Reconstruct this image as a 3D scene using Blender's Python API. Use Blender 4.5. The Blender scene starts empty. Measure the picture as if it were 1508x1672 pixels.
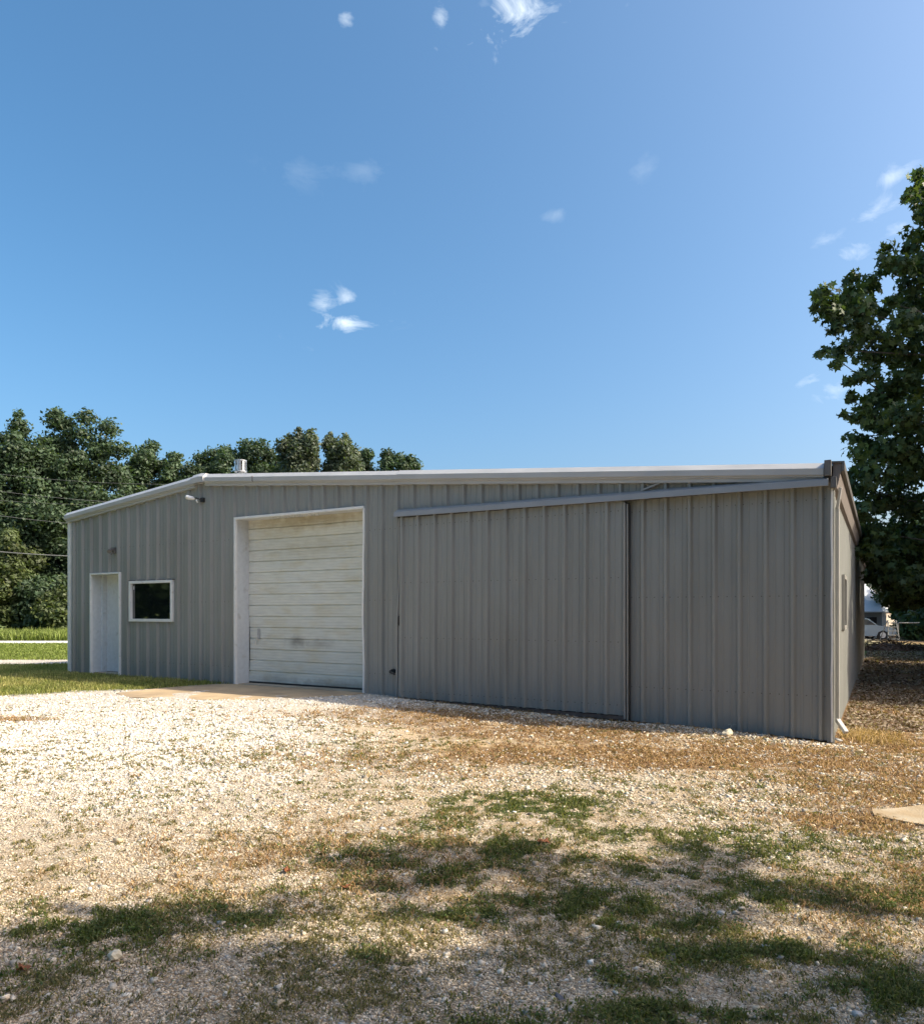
import bpy, bmesh, math, random
import numpy as np
from mathutils import Vector, Matrix
R = math.radians
rng = np.random.default_rng(7)
random.seed(7)
sc = bpy.context.scene
COL = sc.collection

# ------------------------------------------------------------------ camera
cam = bpy.data.cameras.new('camera'); co = bpy.data.objects.new('camera', cam); COL.objects.link(co)
co.location = (0, 0, 1.55); co.rotation_euler = (R(90), 0, 0)
cam.sensor_fit = 'HORIZONTAL'; cam.sensor_width = 36; cam.lens = 36 * 1200 / 1508
cam.shift_y = 0.1088; cam.clip_start = 0.05; cam.clip_end = 3000
sc.camera = co

# ------------------------------------------------------------------ sun and sky
SUN = Vector((1.124, -0.25, 1.0)).normalized()          # towards the sun
SUN_EL = math.asin(SUN.z); SUN_ROT = math.atan2(SUN.x, SUN.y)
w = bpy.data.worlds.new('World'); sc.world = w; w.use_nodes = True
wn, wl = w.node_tree.nodes, w.node_tree.links
bg = wn['Background']
sky = wn.new('ShaderNodeTexSky'); sky.sky_type = 'NISHITA'; sky.sun_disc = False
sky.sun_elevation = SUN_EL; sky.sun_rotation = SUN_ROT
sky.altitude = 100; sky.air_density = 0.9; sky.dust_density = 5.0; sky.ozone_density = 2.6
bg.inputs['Strength'].default_value = 0.15
# small clouds of the sky, laid out by direction
tc = wn.new('ShaderNodeTexCoord')
def wmath(op, a, b=None, c=None):
    m = wn.new('ShaderNodeMath'); m.operation = op
    for i, v in enumerate((a, b, c)):
        if v is None: continue
        if isinstance(v, (int, float)): m.inputs[i].default_value = v
        else: wl.new(v, m.inputs[i])
    return m.outputs[0]
def direction(az, el):
    return Vector((math.sin(az) * math.cos(el), math.cos(az) * math.cos(el), math.sin(el)))
# (azimuth deg, elevation deg, half width deg, half height deg, strength)
CLOUDS = [(5.0, 39.6, 4.2, 1.7, 1.0), (-9.0, 38.6, 0.55, .55, .5), (-1.6, 39.1, .7, .8, .55), (1.6, 39.6, 1.0, .5, .3),
          (-9.3, 21.3, 2.0, .9, .9), (-10.7, 22.5, 1.0, .7, .6), (-8.8, 23.0, .9, .7, .5),
          (-7.3, 30.9, 1.5, .9, .10), (-12, 30.3, 2.2, 1.2, .07),
          (28.2, 23.5, 2.6, .8, .6), (29.2, 25.2, 1.9, .8, .5), (27.0, 24.6, 1.3, .5, .35),
          (30.6, 24.2, 1.3, .6, .5), (30.7, 27.2, 1.2, .5, .5), (25.3, 15.9, 1.1, .4, .45), (27.5, 15.2, 2.2, .7, .4),
          (7.0, 28.2, 1.0, .5, .15), (13.6, 30.4, 1.0, .6, .12)]
noi = wn.new('ShaderNodeTexNoise'); noi.inputs['Scale'].default_value = 21; noi.inputs['Detail'].default_value = 9
noi.inputs['Roughness'].default_value = .62; noi.inputs['Distortion'].default_value = .6
mp = wn.new('ShaderNodeMapping'); mp.inputs['Scale'].default_value = (1, 1, 1.6)
wl.new(tc.outputs['Generated'], mp.inputs[0]); wl.new(mp.outputs[0], noi.inputs['Vector'])
total = None
def wvec(op, a, b):
    m = wn.new('ShaderNodeVectorMath'); m.operation = op
    wl.new(a, m.inputs[0]) if not isinstance(a, Vector) else setattr(m.inputs[0], 'default_value', a)
    m.inputs[1].default_value = b
    return m.outputs['Value'] if op == 'DOT_PRODUCT' else m.outputs[0]
for az, el, hw, hh, st in CLOUDS:
    d = direction(R(az), R(el)); right = Vector((math.cos(R(az)), -math.sin(R(az)), 0)); up = right.cross(d)
    tilt = .22
    r2 = right * math.cos(tilt) + up * math.sin(tilt); u2 = up * math.cos(tilt) - right * math.sin(tilt)
    a = wmath('MULTIPLY', wvec('DOT_PRODUCT', tc.outputs['Generated'], r2), 1 / math.tan(R(hw)))
    b = wmath('MULTIPLY', wvec('DOT_PRODUCT', tc.outputs['Generated'], u2), 1 / math.tan(R(hh)))
    rr = wmath('ADD', wmath('MULTIPLY', a, a), wmath('MULTIPLY', b, b))
    m = wmath('MULTIPLY', wmath('POWER', 2.718, wmath('MULTIPLY', rr, -1.0)), 1.0)
    front = wmath('GREATER_THAN', wvec('DOT_PRODUCT', tc.outputs['Generated'], d), .5)
    k = wmath('MULTIPLY', m, front)
    # noise eats the edge away
    t = wmath('SUBTRACT', wmath('ADD', wmath('MULTIPLY', k, .55), wmath('MULTIPLY', noi.outputs[0], 1.9)), 1.24)
    t = wmath('MULTIPLY', wmath('MAXIMUM', t, 0), 1.9)
    t = wmath('MULTIPLY', wmath('MINIMUM', t, 1), wmath('MULTIPLY', wmath('POWER', k, .35), st))
    total = t if total is None else wmath('MAXIMUM', total, t)
hsv = wn.new('ShaderNodeHueSaturation'); hsv.inputs['Saturation'].default_value = 1.27; hsv.inputs['Hue'].default_value = .489; hsv.inputs['Value'].default_value = 1.22
wl.new(sky.outputs[0], hsv.inputs['Color'])
mixc = wn.new('ShaderNodeMix'); mixc.data_type = 'RGBA'
wl.new(total, mixc.inputs['Factor']); wl.new(hsv.outputs[0], mixc.inputs['A'])
mixc.inputs['B'].default_value = (5.4, 6.0, 6.5, 1)
wl.new(mixc.outputs['Result'], bg.inputs['Color'])

sl = bpy.data.lights.new('sun', 'SUN'); sl.energy = 4.8; sl.angle = R(.55); sl.color = (1, .89, .71)
so = bpy.data.objects.new('sun', sl); COL.objects.link(so); so.location = (20, -10, 30)
so.rotation_euler = SUN.to_track_quat('Z', 'Y').to_euler()
sc.view_settings.view_transform = 'Standard'; sc.view_settings.look = 'None'
sc.view_settings.gamma = 1; sc.view_settings.use_curve_mapping = False
sc.view_settings.exposure = 0.5
sc.cycles.max_bounces = 8; sc.cycles.transparent_max_bounces = 8

# ------------------------------------------------------------------ helpers
def material(name, col, rough=.7, metal=0, var=.12, scale=6, stretch=(1, 1, 1), bump=0, bscale=40, spec=.5,
             col2=None, mask=(.45, .65), mscale=2, mstretch=(1, 1, 1), attr=None, trans=0, wave=0):
    m = bpy.data.materials.new(name); m.use_nodes = True
    n, l = m.node_tree.nodes, m.node_tree.links
    p = n['Principled BSDF']; p.inputs['Roughness'].default_value = rough; p.inputs['Metallic'].default_value = metal
    p.inputs['Specular IOR Level'].default_value = spec
    tcd = n.new('ShaderNodeTexCoord')
    def noise(sc_, st, det=6):
        mpn = n.new('ShaderNodeMapping'); mpn.inputs['Scale'].default_value = st
        l.new(tcd.outputs['Object'], mpn.inputs[0])
        t = n.new('ShaderNodeTexNoise'); t.inputs['Scale'].default_value = sc_; t.inputs['Detail'].default_value = det
        l.new(mpn.outputs[0], t.inputs['Vector']); return t.outputs[0]
    def mul(c, f, amount):       # colour * (1 + amount*(f-.5)*2)
        mr = n.new('ShaderNodeMapRange'); mr.inputs['From Min'].default_value = .25; mr.inputs['From Max'].default_value = .75
        mr.inputs['To Min'].default_value = 1 - amount; mr.inputs['To Max'].default_value = 1 + amount
        l.new(f, mr.inputs[0])
        v = n.new('ShaderNodeVectorMath'); v.operation = 'SCALE'; l.new(mr.outputs[0], v.inputs['Scale'])
        if isinstance(c, tuple): v.inputs[0].default_value = c[:3]
        else: l.new(c, v.inputs[0])
        return v.outputs[0]
    c = tuple(col)
    if col2 is not None:
        mr = n.new('ShaderNodeMapRange'); mr.inputs['From Min'].default_value, mr.inputs['From Max'].default_value = mask
        l.new(noise(mscale, mstretch, 8), mr.inputs[0])
        mx = n.new('ShaderNodeMix'); mx.data_type = 'RGBA'; l.new(mr.outputs[0], mx.inputs['Factor'])
        mx.inputs['A'].default_value = (*col, 1); mx.inputs['B'].default_value = (*col2, 1); c = mx.outputs['Result']
    c = mul(c, noise(scale, stretch), var)
    if attr:
        a = n.new('ShaderNodeAttribute'); a.attribute_name = attr
        v = n.new('ShaderNodeVectorMath'); v.operation = 'MULTIPLY'; l.new(c, v.inputs[0]); l.new(a.outputs['Color'], v.inputs[1]); c = v.outputs[0]
    l.new(c, p.inputs['Base Color'])
    h = None
    if bump:
        b = n.new('ShaderNodeBump'); b.inputs['Strength'].default_value = bump; b.inputs['Distance'].default_value = .01
        l.new(noise(bscale, stretch), b.inputs['Height']); h = b.outputs[0]
    if wave:
        b = n.new('ShaderNodeBump'); b.inputs['Strength'].default_value = 1; b.inputs['Distance'].default_value = wave
        l.new(noise(2.2, (1, 1, .5), 2), b.inputs['Height'])
        if h: l.new(h, b.inputs['Normal'])
        h = b.outputs[0]
    if h: l.new(h, p.inputs['Normal'])
    if trans:
        t = n.new('ShaderNodeBsdfTranslucent'); v = n.new('ShaderNodeVectorMath'); v.operation = 'MULTIPLY'
        l.new(c, v.inputs[0]) if not isinstance(c, tuple) else None
        v.inputs[1].default_value = (1.7, 1.9, .7); l.new(v.outputs[0], t.inputs['Color'])
        mx = n.new('ShaderNodeMixShader'); mx.inputs[0].default_value = trans
        l.new(p.outputs[0], mx.inputs[1]); l.new(t.outputs[0], mx.inputs[2]); l.new(mx.outputs[0], n['Material Output'].inputs[0])
    return m

def np_mesh(name, verts, faces, mats=None, attrs=None, midx=None, smooth=False):
    me = bpy.data.meshes.new(name)
    verts = np.asarray(verts, np.float32); faces = np.asarray(faces, np.int32)
    k = faces.shape[1]
    me.vertices.add(len(verts)); me.vertices.foreach_set('co', verts.ravel())
    me.loops.add(faces.size); me.loops.foreach_set('vertex_index', faces.ravel())
    me.polygons.add(len(faces)); me.polygons.foreach_set('loop_start', np.arange(0, faces.size, k, dtype=np.int32))
    me.polygons.foreach_set('loop_total', np.full(len(faces), k, np.int32))
    if midx is not None: me.polygons.foreach_set('material_index', np.asarray(midx, np.int32))
    me.update(calc_edges=True)
    if attrs:
        for an, av in attrs.items():
            at = me.attributes.new(an, 'FLOAT_COLOR', 'POINT')
            c = np.ones((len(verts), 4), np.float32); c[:, :av.shape[1]] = av; at.data.foreach_set('color', c.ravel())
    if smooth: me.polygons.foreach_set('use_smooth', np.ones(len(faces), bool))
    for m in (mats or []): me.materials.append(m)
    return me
def link(name, me, parent=None, loc=None):
    o = bpy.data.objects.new(name, me); COL.objects.link(o)
    if parent: o.parent = parent
    if loc: o.location = loc
    return o
def tag(o, label=None, cat=None, group=None, kind=None):
    if label: o['label'] = label
    if cat: o['category'] = cat
    if group: o['group'] = group
    if kind: o['kind'] = kind
    return o
def empty(name, loc=(0, 0, 0), rz=0):
    o = bpy.data.objects.new(name, None); COL.objects.link(o); o.location = loc; o.rotation_euler = (0, 0, rz); o.empty_display_size = .2
    return o

class MB:
    """collects polygons, builds one mesh"""
    def __init__(s): s.v = []; s.f = []; s.m = []
    def poly(s, pts, m=0):
        i = len(s.v); s.v += [tuple(p) for p in pts]; s.f.append(tuple(range(i, i + len(pts)))); s.m.append(m)
    def box(s, x0, x1, y0, y1, z0, z1, m=0):
        p = [(x, y, z) for z in (z0, z1) for x, y in ((x0, y0), (x1, y0), (x1, y1), (x0, y1))]
        i = len(s.v); s.v += p
        for f in ((0, 3, 2, 1), (4, 5, 6, 7), (0, 1, 5, 4), (1, 2, 6, 5), (2, 3, 7, 6), (3, 0, 4, 7)):
            s.f.append(tuple(i + k for k in f)); s.m.append(m)
    def bar(s, a, b, w, h, m=0):
        a, b = Vector(a), Vector(b); d = (b - a).normalized()
        up = Vector((0, 0, 1)) if abs(d.z) < .95 else Vector((0, 1, 0))
        r = d.cross(up).normalized() * w / 2; q = r.cross(d).normalized() * h / 2
        i = len(s.v); s.v += [tuple(p + o) for p in (a, b) for o in (r + q, -r + q, -r - q, r - q)]
        for f in ((0, 1, 2, 3), (7, 6, 5, 4), (0, 4, 5, 1), (1, 5, 6, 2), (2, 6, 7, 3), (3, 7, 4, 0)):
            s.f.append(tuple(i + k for k in f)); s.m.append(m)
    def tube(s, pts, rad, n=8, m=0, cap=True):
        pts = [Vector(p) for p in pts]; rad = rad if isinstance(rad, (list, tuple)) else [rad] * len(pts)
        base = len(s.v)
        ref = Vector((0, 0, 1)) if abs((pts[-1] - pts[0]).normalized().z) < .9 else Vector((1, 0, 0))
        for j, p in enumerate(pts):
            d = (pts[min(j + 1, len(pts) - 1)] - pts[max(j - 1, 0)]).normalized()
            r = d.cross(ref).normalized(); q = r.cross(d).normalized()
            for k in range(n):
                a = 2 * math.pi * k / n; s.v.append(tuple(p + (r * math.cos(a) + q * math.sin(a)) * rad[j]))
        for j in range(len(pts) - 1):
            for k in range(n):
                a = base + j * n + k; b = base + j * n + (k + 1) % n
                s.f.append((a, b, b + n, a + n)); s.m.append(m)
        if cap:
            s.f.append(tuple(base + k for k in range(n))); s.m.append(m)
            s.f.append(tuple(base + (len(pts) - 1) * n + k for k in reversed(range(n)))); s.m.append(m)
    def extrude(s, prof, a, b, m=0):
        """profile points at a(p) and b(p) joined; prof list of 2d, a,b map to 3d; closed"""
        A = [a(p) for p in prof]; B = [b(p) for p in prof]; n = len(prof)
        for k in range(n): s.poly([A[k], A[(k + 1) % n], B[(k + 1) % n], B[k]], m)
        s.poly(list(reversed(A)), m); s.poly(B, m)
    def build(s, name, mats, parent=None, loc=None, smooth=False, bevel=0):
        me = bpy.data.meshes.new(name); me.from_pydata(s.v, [], s.f); 
        if not isinstance(mats, (list, tuple)): mats = [mats]
        for mm in mats: me.materials.append(mm)
        me.polygons.foreach_set('material_index', s.m)
        bm = bmesh.new(); bm.from_mesh(me); bmesh.ops.recalc_face_normals(bm, faces=bm.faces); bm.to_mesh(me); bm.free()
        if smooth: me.polygons.foreach_set('use_smooth', [True] * len(me.polygons))
        me.update()
        o = link(name, me, parent, loc)
        if bevel:
            b = o.modifiers.new('bevel', 'BEVEL'); b.width = bevel; b.segments = 2; b.limit_method = 'ANGLE'
        return o

def vnoise(x, y, seed=0):
    xi = np.floor(x).astype(np.int64); yi = np.floor(y).astype(np.int64); fx = x - xi; fy = y - yi
    fx = fx * fx * (3 - 2 * fx); fy = fy * fy * (3 - 2 * fy)
    def h(a, b):
        k = (a * 374761393 + b * 668265263 + seed * 1442695041) & 0xffffffff
        k = ((k ^ (k >> 13)) * 1274126177) & 0xffffffff
        return ((k ^ (k >> 16)) & 0xffff) / 65535.
    return (h(xi, yi) * (1 - fx) + h(xi + 1, yi) * fx) * (1 - fy) + (h(xi, yi + 1) * (1 - fx) + h(xi + 1, yi + 1) * fx) * fy
def fbm(x, y, seed=0, oct=4):
    t = 0; a = .5; n = 0
    for i in range(oct):
        t = t + a * vnoise(x * 2 ** i, y * 2 ** i, seed + i * 17); n += a; a *= .5
    return t / n
def sstep(a, b, x):
    t = np.clip((x - a) / (b - a), 0, 1); return t * t * (3 - 2 * t)

# ------------------------------------------------------------------ building frame: local x to the right along the front, y back
BO = np.array([-1.606, 12.12]); BU = np.array([.8687, -.4954]); BV = np.array([.4954, .8687])
BROT = math.atan2(BU[1], BU[0])
def loc_s(X, Y): return (X - BO[0]) * BU[0] + (Y - BO[1]) * BU[1]
def loc_t(X, Y): return (X - BO[0]) * BV[0] + (Y - BO[1]) * BV[1]
def gz(X, Y):
    X = np.asarray(X, float); Y = np.asarray(Y, float)
    s = loc_s(X, Y); t = loc_t(X, Y)
    z = .22 * (1 - np.clip(s / 6.9, 0, 1))
    z = z - .02 * np.maximum(Y - 30, 0) * sstep(3, 12, s) 
    near = sstep(.0, 1.2, -t) * sstep(60, 30, Y)
    z = z + near * .05 * (fbm(X * .9, Y * .9, 3) - .5) + near * .018 * (fbm(X * 5, Y * 5, 5) - .5)
    # fine gravel heaped a little against the right part of the front
    z = z + .03 * sstep(4.4, 5.2, s) * sstep(6.8, 6.0, s) * np.exp(-((t + .25) / .3) ** 2)
    return z
def P(px, py, Y):       # a reading of the photograph turned into a point at depth Y
    return Vector(((px - 754) / 1200 * Y, Y, 1.55 + (1000 - py) / 1200 * Y))

# ---- ground cover densities
# ellipses: X, Y, rx, ry, strength
GREEN = [(.55, 5.65, .85, .38, .8), (1.0, 6.1, .5, .2, .6), (.32, 4.62, .26, .22, 1.2), (-.1, 5.0, .5, .25, .5), (-.5, 4.4, .5, .25, .75),
         (.6, 3.82, .36, .2, 1.2), (.15, 3.7, .3, .16, .8), (-.1, 4.1, .4, .2, .7), (-1.7, 3.36, .42, .2, 1.1), (-1.1, 3.62, .22, .14, .9), (-.85, 3.95, .3, .12, .5),
         (1.35, 4.25, .6, .18, .9), (1.75, 3.95, .4, .16, .9), (1.0, 3.6, .35, .12, .9), (1.3, 3.3, .5, .12, 1.0), (1.85, 3.0, .45, .2, 1.1), (.85, 2.8, .4, .12, .9), (.2, 2.75, .2, .1, .6),
         (2.4, 3.9, .45, .4, .8), (2.0, 4.9, .9, .5, .6), (1.2, 5.0, .8, .35, .48), (0.0, 5.3, .8, .3, .45), (1.5, 5.6, .9, .35, .4), (-.3, 4.75, .6, .2, .55), (.9, 4.5, .5, .25, .6), (.1, 4.25, .5, .2, .7), (2.9, 4.6, .5, .4, .5), (-.45, 3.2, .22, .08, .6), (-1.9, 2.95, .2, .1, .6),
         (-1.5, 7.3, 1.9, 1.3, .33), (-2.2, 5.7, 1.2, .6, .22), (-.6, 6.2, 1.2, .7, .3), (2.4, 6.4, 1.4, .4, .45), (-2.8, 8.6, .9, .6, .3), (.7, 3.1, .3, .1, .6)]
DRY = [(-5.75, 9.15, .5, .16, 1.5), (2.0, 7.6, 1.9, .55, 1.0), (.9, 8.9, 1.6, .8, .6), (3.6, 7.9, 1.2, .9, .8), (5.2, 8.6, 1.2, 1.2, .8), (-.4, 10.0, 1.3, .7, .7), (5.3, 10.8, 1.5, 1.4, .6),
       (3.6, 6.2, 1.0, .8, .6), (2.9, 5.5, .5, .3, .7), (-1.4, 9.6, 1.3, .6, .45), (-.4, 7.2, 1.5, .7, .35), (4.6, 6.6, 1.2, 1.2, .6), (-.6, 4.4, 1.0, .6, .3), (3.0, 3.9, .8, .5, .5)]
SAND = [(-.3, 9.0, 1.2, .7, 1.0), (.1, 7.9, .8, .55, .9), (-2.4, 10.0, 1.8, .5, .9), (.9, 8.2, 1.3, .5, .6), (1.3, 3.45, .6, .12, .5), (-.2, 6.0, 1.0, .5, .3)]
def blobs(L, X, Y, seed):
    wob = (fbm(X * 2.2, Y * 2.2, seed, 4) - .5)
    wob2 = (fbm(X * 2.2 + 40, Y * 2.2 + 9, seed + 3, 4) - .5)
    t = np.zeros_like(X)
    for cx, cy, rx, ry, st in L:
        d = ((X - cx) / rx + wob * 1.2) ** 2 + ((Y - cy) / ry + wob2 * 1.5) ** 2
        t = np.maximum(t, st * np.exp(-d * .9))
    return t
def lawn_mask(X, Y):
    s = loc_s(X, Y); t = loc_t(X, Y); wob = (fbm(X * 1.3, Y * 1.3, 31) - .5)
    near = sstep(0, .25, Y - 11.35 + wob * 1.0 - .25 * np.maximum(X + 5.2, 0)) * sstep(.1, -.5, s + 2.9 + .55 * np.maximum(-t, 0) + wob * .5)
    lane = sstep(.25, 0, np.abs(Y - 19.6 - .07 * (X + 12) + wob * .5) - 1.0)
    near = near * (1 - lane)
    far_left = sstep(0, 1, s * 0 + (-9.5 - s)) + (t > 26)
    left = np.clip(near * (Y < 26) * (s < 0) + (Y >= 26) * 1.0, 0, 1)
    right = sstep(6.9, 9, s) * .0
    front = (loc_t(X, Y) < 0)
    left = np.maximum(left, sstep(-9.5, -12, X) * (Y < 17) * (1 - lane))
    return np.clip(np.where(Y > 26, 1.0 * sstep(30, 14, X) , left), 0, 1)
def white_mask(X, Y):
    X = np.asarray(X, float); Y = np.asarray(Y, float)
    return sstep(.4, -3.0, X - (Y - 7) * .12 + 2.0 * (fbm(X * .9, Y * .9, 91) - .5)) * sstep(3.4, 6.8, Y)
def covers(X, Y):
    X = np.asarray(X, float); Y = np.asarray(Y, float)
    s = loc_s(X, Y); t = loc_t(X, Y)
    fine = .5 * fbm(X * 6, Y * 6, 11, 3) + .5 * fbm(X * 15, Y * 15, 13, 2); mid = fbm(X * 1.7, Y * 1.7, 12, 4)
    lawn = lawn_mask(X, Y)
    gb = blobs(GREEN, X, Y, 21)
    g = gb * sstep(.50, .64, fine + .17 * gb)
    outer = np.clip(sstep(2.2, 4, X) * sstep(6.5, 3, Y) + sstep(1.6, -2, Y) * .6, 0, 1)    # beyond the frame: patchy too
    g = np.maximum(g, outer * sstep(.5, .7, mid) * .7)
    d = np.clip(blobs(DRY, X, Y, 22) * 1.25, 0, 1) * sstep(.22, .5, fine)
    strip = sstep(.9, .1, -t) * (t < .05) * sstep(.4, 1.2, s) * sstep(7.5, 6.6, s) * .6
    litter = sstep(9.5, 12, Y) * (s > 6.9) * (.35 + .6 * fbm(X * .8, Y * .8, 71, 4))
    d = np.clip(np.maximum(np.maximum(d, strip * .7), litter), 0, 1)
    sd = blobs(SAND, X, Y, 23)
    return g * (1 - lawn), d * (1 - lawn), sd * (1 - lawn), lawn

# ------------------------------------------------------------------ GROUND (one sheet to the horizon)
def axis(lo, hi, n_in, outs):
    return np.unique(np.concatenate([np.linspace(lo, hi, n_in), outs]))
gx = axis(-9, 9, 420, np.concatenate([np.linspace(-60, -9, 70), np.linspace(9, 60, 60), [-1500, -700, -300, -150, -90, 90, 150, 300, 700, 1500]]))
gy = axis(2, 14, 380, np.concatenate([np.linspace(-20, 2, 40), np.linspace(14, 60, 140), [-700, -200, -60, 80, 110, 160, 300, 700, 2000]]))
GX, GY = np.meshgrid(gx, gy); nx, ny = len(gx), len(gy)
Zg = gz(GX, GY)
Zg = np.where(GY > 75, -1.2 * sstep(3, 12, loc_s(GX, GY)), Zg)
V = np.stack([GX.ravel(), GY.ravel(), Zg.ravel()], 1)
ii = np.arange(ny - 1)[:, None] * nx + np.arange(nx - 1)[None, :]
F = np.stack([ii, ii + 1, ii + nx + 1, ii + nx], -1).reshape(-1, 4)
cg, cd, cs_, cl = covers(GX.ravel(), GY.ravel())
gm = bpy.data.materials.new('ground_gravel_and_soil'); gm.use_nodes = True
n, l = gm.node_tree.nodes, gm.node_tree.links
p = n['Principled BSDF']; p.inputs['Roughness'].default_value = .95; p.inputs['Specular IOR Level'].default_value = .2
tcd = n.new('ShaderNodeTexCoord')
def gnoise(s, det=6, rough=.6):
    t = n.new('ShaderNodeTexNoise'); t.inputs['Scale'].default_value = s; t.inputs['Detail'].default_value = det; t.inputs['Roughness'].default_value = rough
    l.new(tcd.outputs['Object'], t.inputs['Vector']); return t.outputs[0]
def ramp(f, stops):
    r = n.new('ShaderNodeValToRGB'); l.new(f, r.inputs[0]); e = r.color_ramp.elements
    while len(e) < len(stops): e.new(.5)
    for k, (ps, c) in enumerate(stops): e[k].position = ps; e[k].color = (*c, 1)
    return r.outputs[0]
def gmix(f, a, b):
    m = n.new('ShaderNodeMix'); m.data_type = 'RGBA'; l.new(f, m.inputs['Factor']); l.new(a, m.inputs['A']); l.new(b, m.inputs['B']); return m.outputs['Result']
vo = n.new('ShaderNodeTexVoronoi'); vo.inputs['Scale'].default_value = 75; l.new(tcd.outputs['Object'], vo.inputs['Vector'])
vo2 = n.new('ShaderNodeTexVoronoi'); vo2.inputs['Scale'].default_value = 28; l.new(tcd.outputs['Object'], vo2.inputs['Vector'])
sepc = n.new('ShaderNodeSeparateColor'); l.new(vo.outputs['Color'], sepc.inputs[0])
sep2 = n.new('ShaderNodeSeparateColor'); l.new(vo2.outputs['Color'], sep2.inputs[0])
stone = ramp(sepc.outputs[0], [(0, (.24, .18, .115)), (.25, (.44, .36, .25)), (.6, (.60, .51, .38)), (1, (.74, .66, .52))])
soil = ramp(gnoise(30), [(.3, (.30, .19, .095)), (.55, (.45, .34, .21)), (.75, (.56, .45, .30))])
gap = n.new('ShaderNodeMapRange'); gap.inputs['From Min'].default_value = .35; gap.inputs['From Max'].default_value = .62
l.new(gnoise(5, 8), gap.inputs[0])
base = gmix(gap.outputs[0], soil, stone)
at = n.new('ShaderNodeAttribute'); at.attribute_name = 'cover'; ac = n.new('ShaderNodeSeparateColor'); l.new(at.outputs['Color'], ac.inputs[0])
sand = ramp(gnoise(9), [(.3, (.42, .29, .145)), (.55, (.58, .43, .245)), (.75, (.66, .52, .33))])
dry = ramp(gnoise(38, 8, .75), [(.3, (.10, .05, .02)), (.5, (.26, .16, .08)), (.7, (.44, .31, .17))])
green = ramp(gnoise(26, 8, .7), [(.3, (.03, .042, .014)), (.5, (.075, .095, .03)), (.7, (.16, .17, .07))])
base = gmix(ac.outputs[2], base, sand)
def sharp(f, seedscale):
    m = n.new('ShaderNodeMath'); m.operation = 'ADD'; l.new(f, m.inputs[0]); l.new(gnoise(seedscale, 8, .7), m.inputs[1])
    r = n.new('ShaderNodeMapRange'); r.inputs['From Min'].default_value = .72; r.inputs['From Max'].default_value = .95; l.new(m.outputs[0], r.inputs[0])
    return r.outputs[0]
base = gmix(sharp(ac.outputs[1], 14), base, dry)
base = gmix(sharp(ac.outputs[0], 22), base, green)
at2 = n.new('ShaderNodeAttribute'); at2.attribute_name = 'lawn'; ac2 = n.new('ShaderNodeSeparateColor'); l.new(at2.outputs['Color'], ac2.inputs[0])
lawnc = ramp(gnoise(5, 8, .75), [(.3, (.05, .07, .018)), (.5, (.12, .155, .04)), (.7, (.22, .25, .075))])
whitec = ramp(sepc.outputs[1], [(0, (.42, .37, .30)), (.3, (.62, .57, .49)), (1, (.80, .76, .69))])
wm = n.new('ShaderNodeMath'); wm.operation = 'MULTIPLY'; l.new(ac2.outputs[1], wm.inputs[0]); wm.inputs[1].default_value = .75
base = gmix(wm.outputs[0], base, whitec)
base = gmix(ac2.outputs[0], base, lawnc)
l.new(base, p.inputs['Base Color'])
bp = n.new('ShaderNodeBump'); bp.inputs['Strength'].default_value = .9; bp.inputs['Distance'].default_value = .012
inv = n.new('ShaderNodeMath'); inv.operation = 'SUBTRACT'; inv.inputs[0].default_value = 1; l.new(vo.outputs['Distance'], inv.inputs[1])
l.new(inv.outputs[0], bp.inputs['Height'])
bp2 = n.new('ShaderNodeBump'); bp2.inputs['Strength'].default_value = .8; bp2.inputs['Distance'].default_value = .03
l.new(gnoise(20, 8, .7), bp2.inputs['Height']); l.new(bp.outputs[0], bp2.inputs['Normal']); l.new(bp2.outputs[0], p.inputs['Normal'])
me = np_mesh('ground', V, F, [gm], {'cover': np.stack([cg, cd, np.clip(cs_, 0, 1)], 1), 'lawn': np.stack([cl, white_mask(GX.ravel(), GY.ravel()), cl], 1)}, smooth=True)
tag(link('ground', me), kind='structure')

# pale road beyond the lawn
m_road = material('pale_concrete_road', (.72, .70, .64), .9, var=.08, scale=2, bump=.2)
mb = MB(); N = 40
xs = np.linspace(-120, 10, N)
for i in range(N - 1):
    q = [(xs[i], 31.0), (xs[i + 1], 31.0), (xs[i + 1], 33.6), (xs[i], 33.6)]
    mb.poly([(a, b, float(gz(a, b)) + .03) for a, b in q]); 
tag(mb.build('road', m_road), kind='structure')

# ------------------------------------------------------------------ MATERIALS of the building
m_side = material('grey_painted_steel', (.286, .296, .28), .40, var=.05, scale=3, stretch=(4, 4, .25), wave=.02,
                  col2=(.248, .254, .235), mask=(.45, .75), mscale=.8, mstretch=(1.5, 1.5, .7))
m_screw = material('screw_heads', (.11, .10, .09), .5, metal=.4)
m_trim = material('light_grey_trim', (.34, .335, .315), .42, var=.06, scale=2, wave=.02)
m_rake = material('pale_grey_rake_trim', (.46, .465, .46), .3, var=.08, scale=2, stretch=(1, 1, 3), wave=.02)
m_cover = material('blue_grey_track_cover', (.30, .31, .315), .38, var=.08, scale=2, wave=.03)
m_white = material('white_painted_trim', (.78, .78, .76), .5, var=.06, scale=8, col2=(.55, .53, .48), mask=(.62, .8), mscale=9)
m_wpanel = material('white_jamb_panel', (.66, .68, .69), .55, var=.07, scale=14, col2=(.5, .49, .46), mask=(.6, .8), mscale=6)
m_roll = material('aged_cream_door_slats', (.72, .73, .66), .5, var=.08, scale=4, stretch=(1, 1, 6),
                  col2=(.66, .63, .50), mask=(.5, .75), mscale=2.2, mstretch=(1, 1, 2.5), wave=.01)
m_rust = material('rusty_brown_rail', (.16, .12, .10), .7, var=.3, scale=12)
m_dark = material('dark_metal', (.03, .03, .03), .5)
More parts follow.
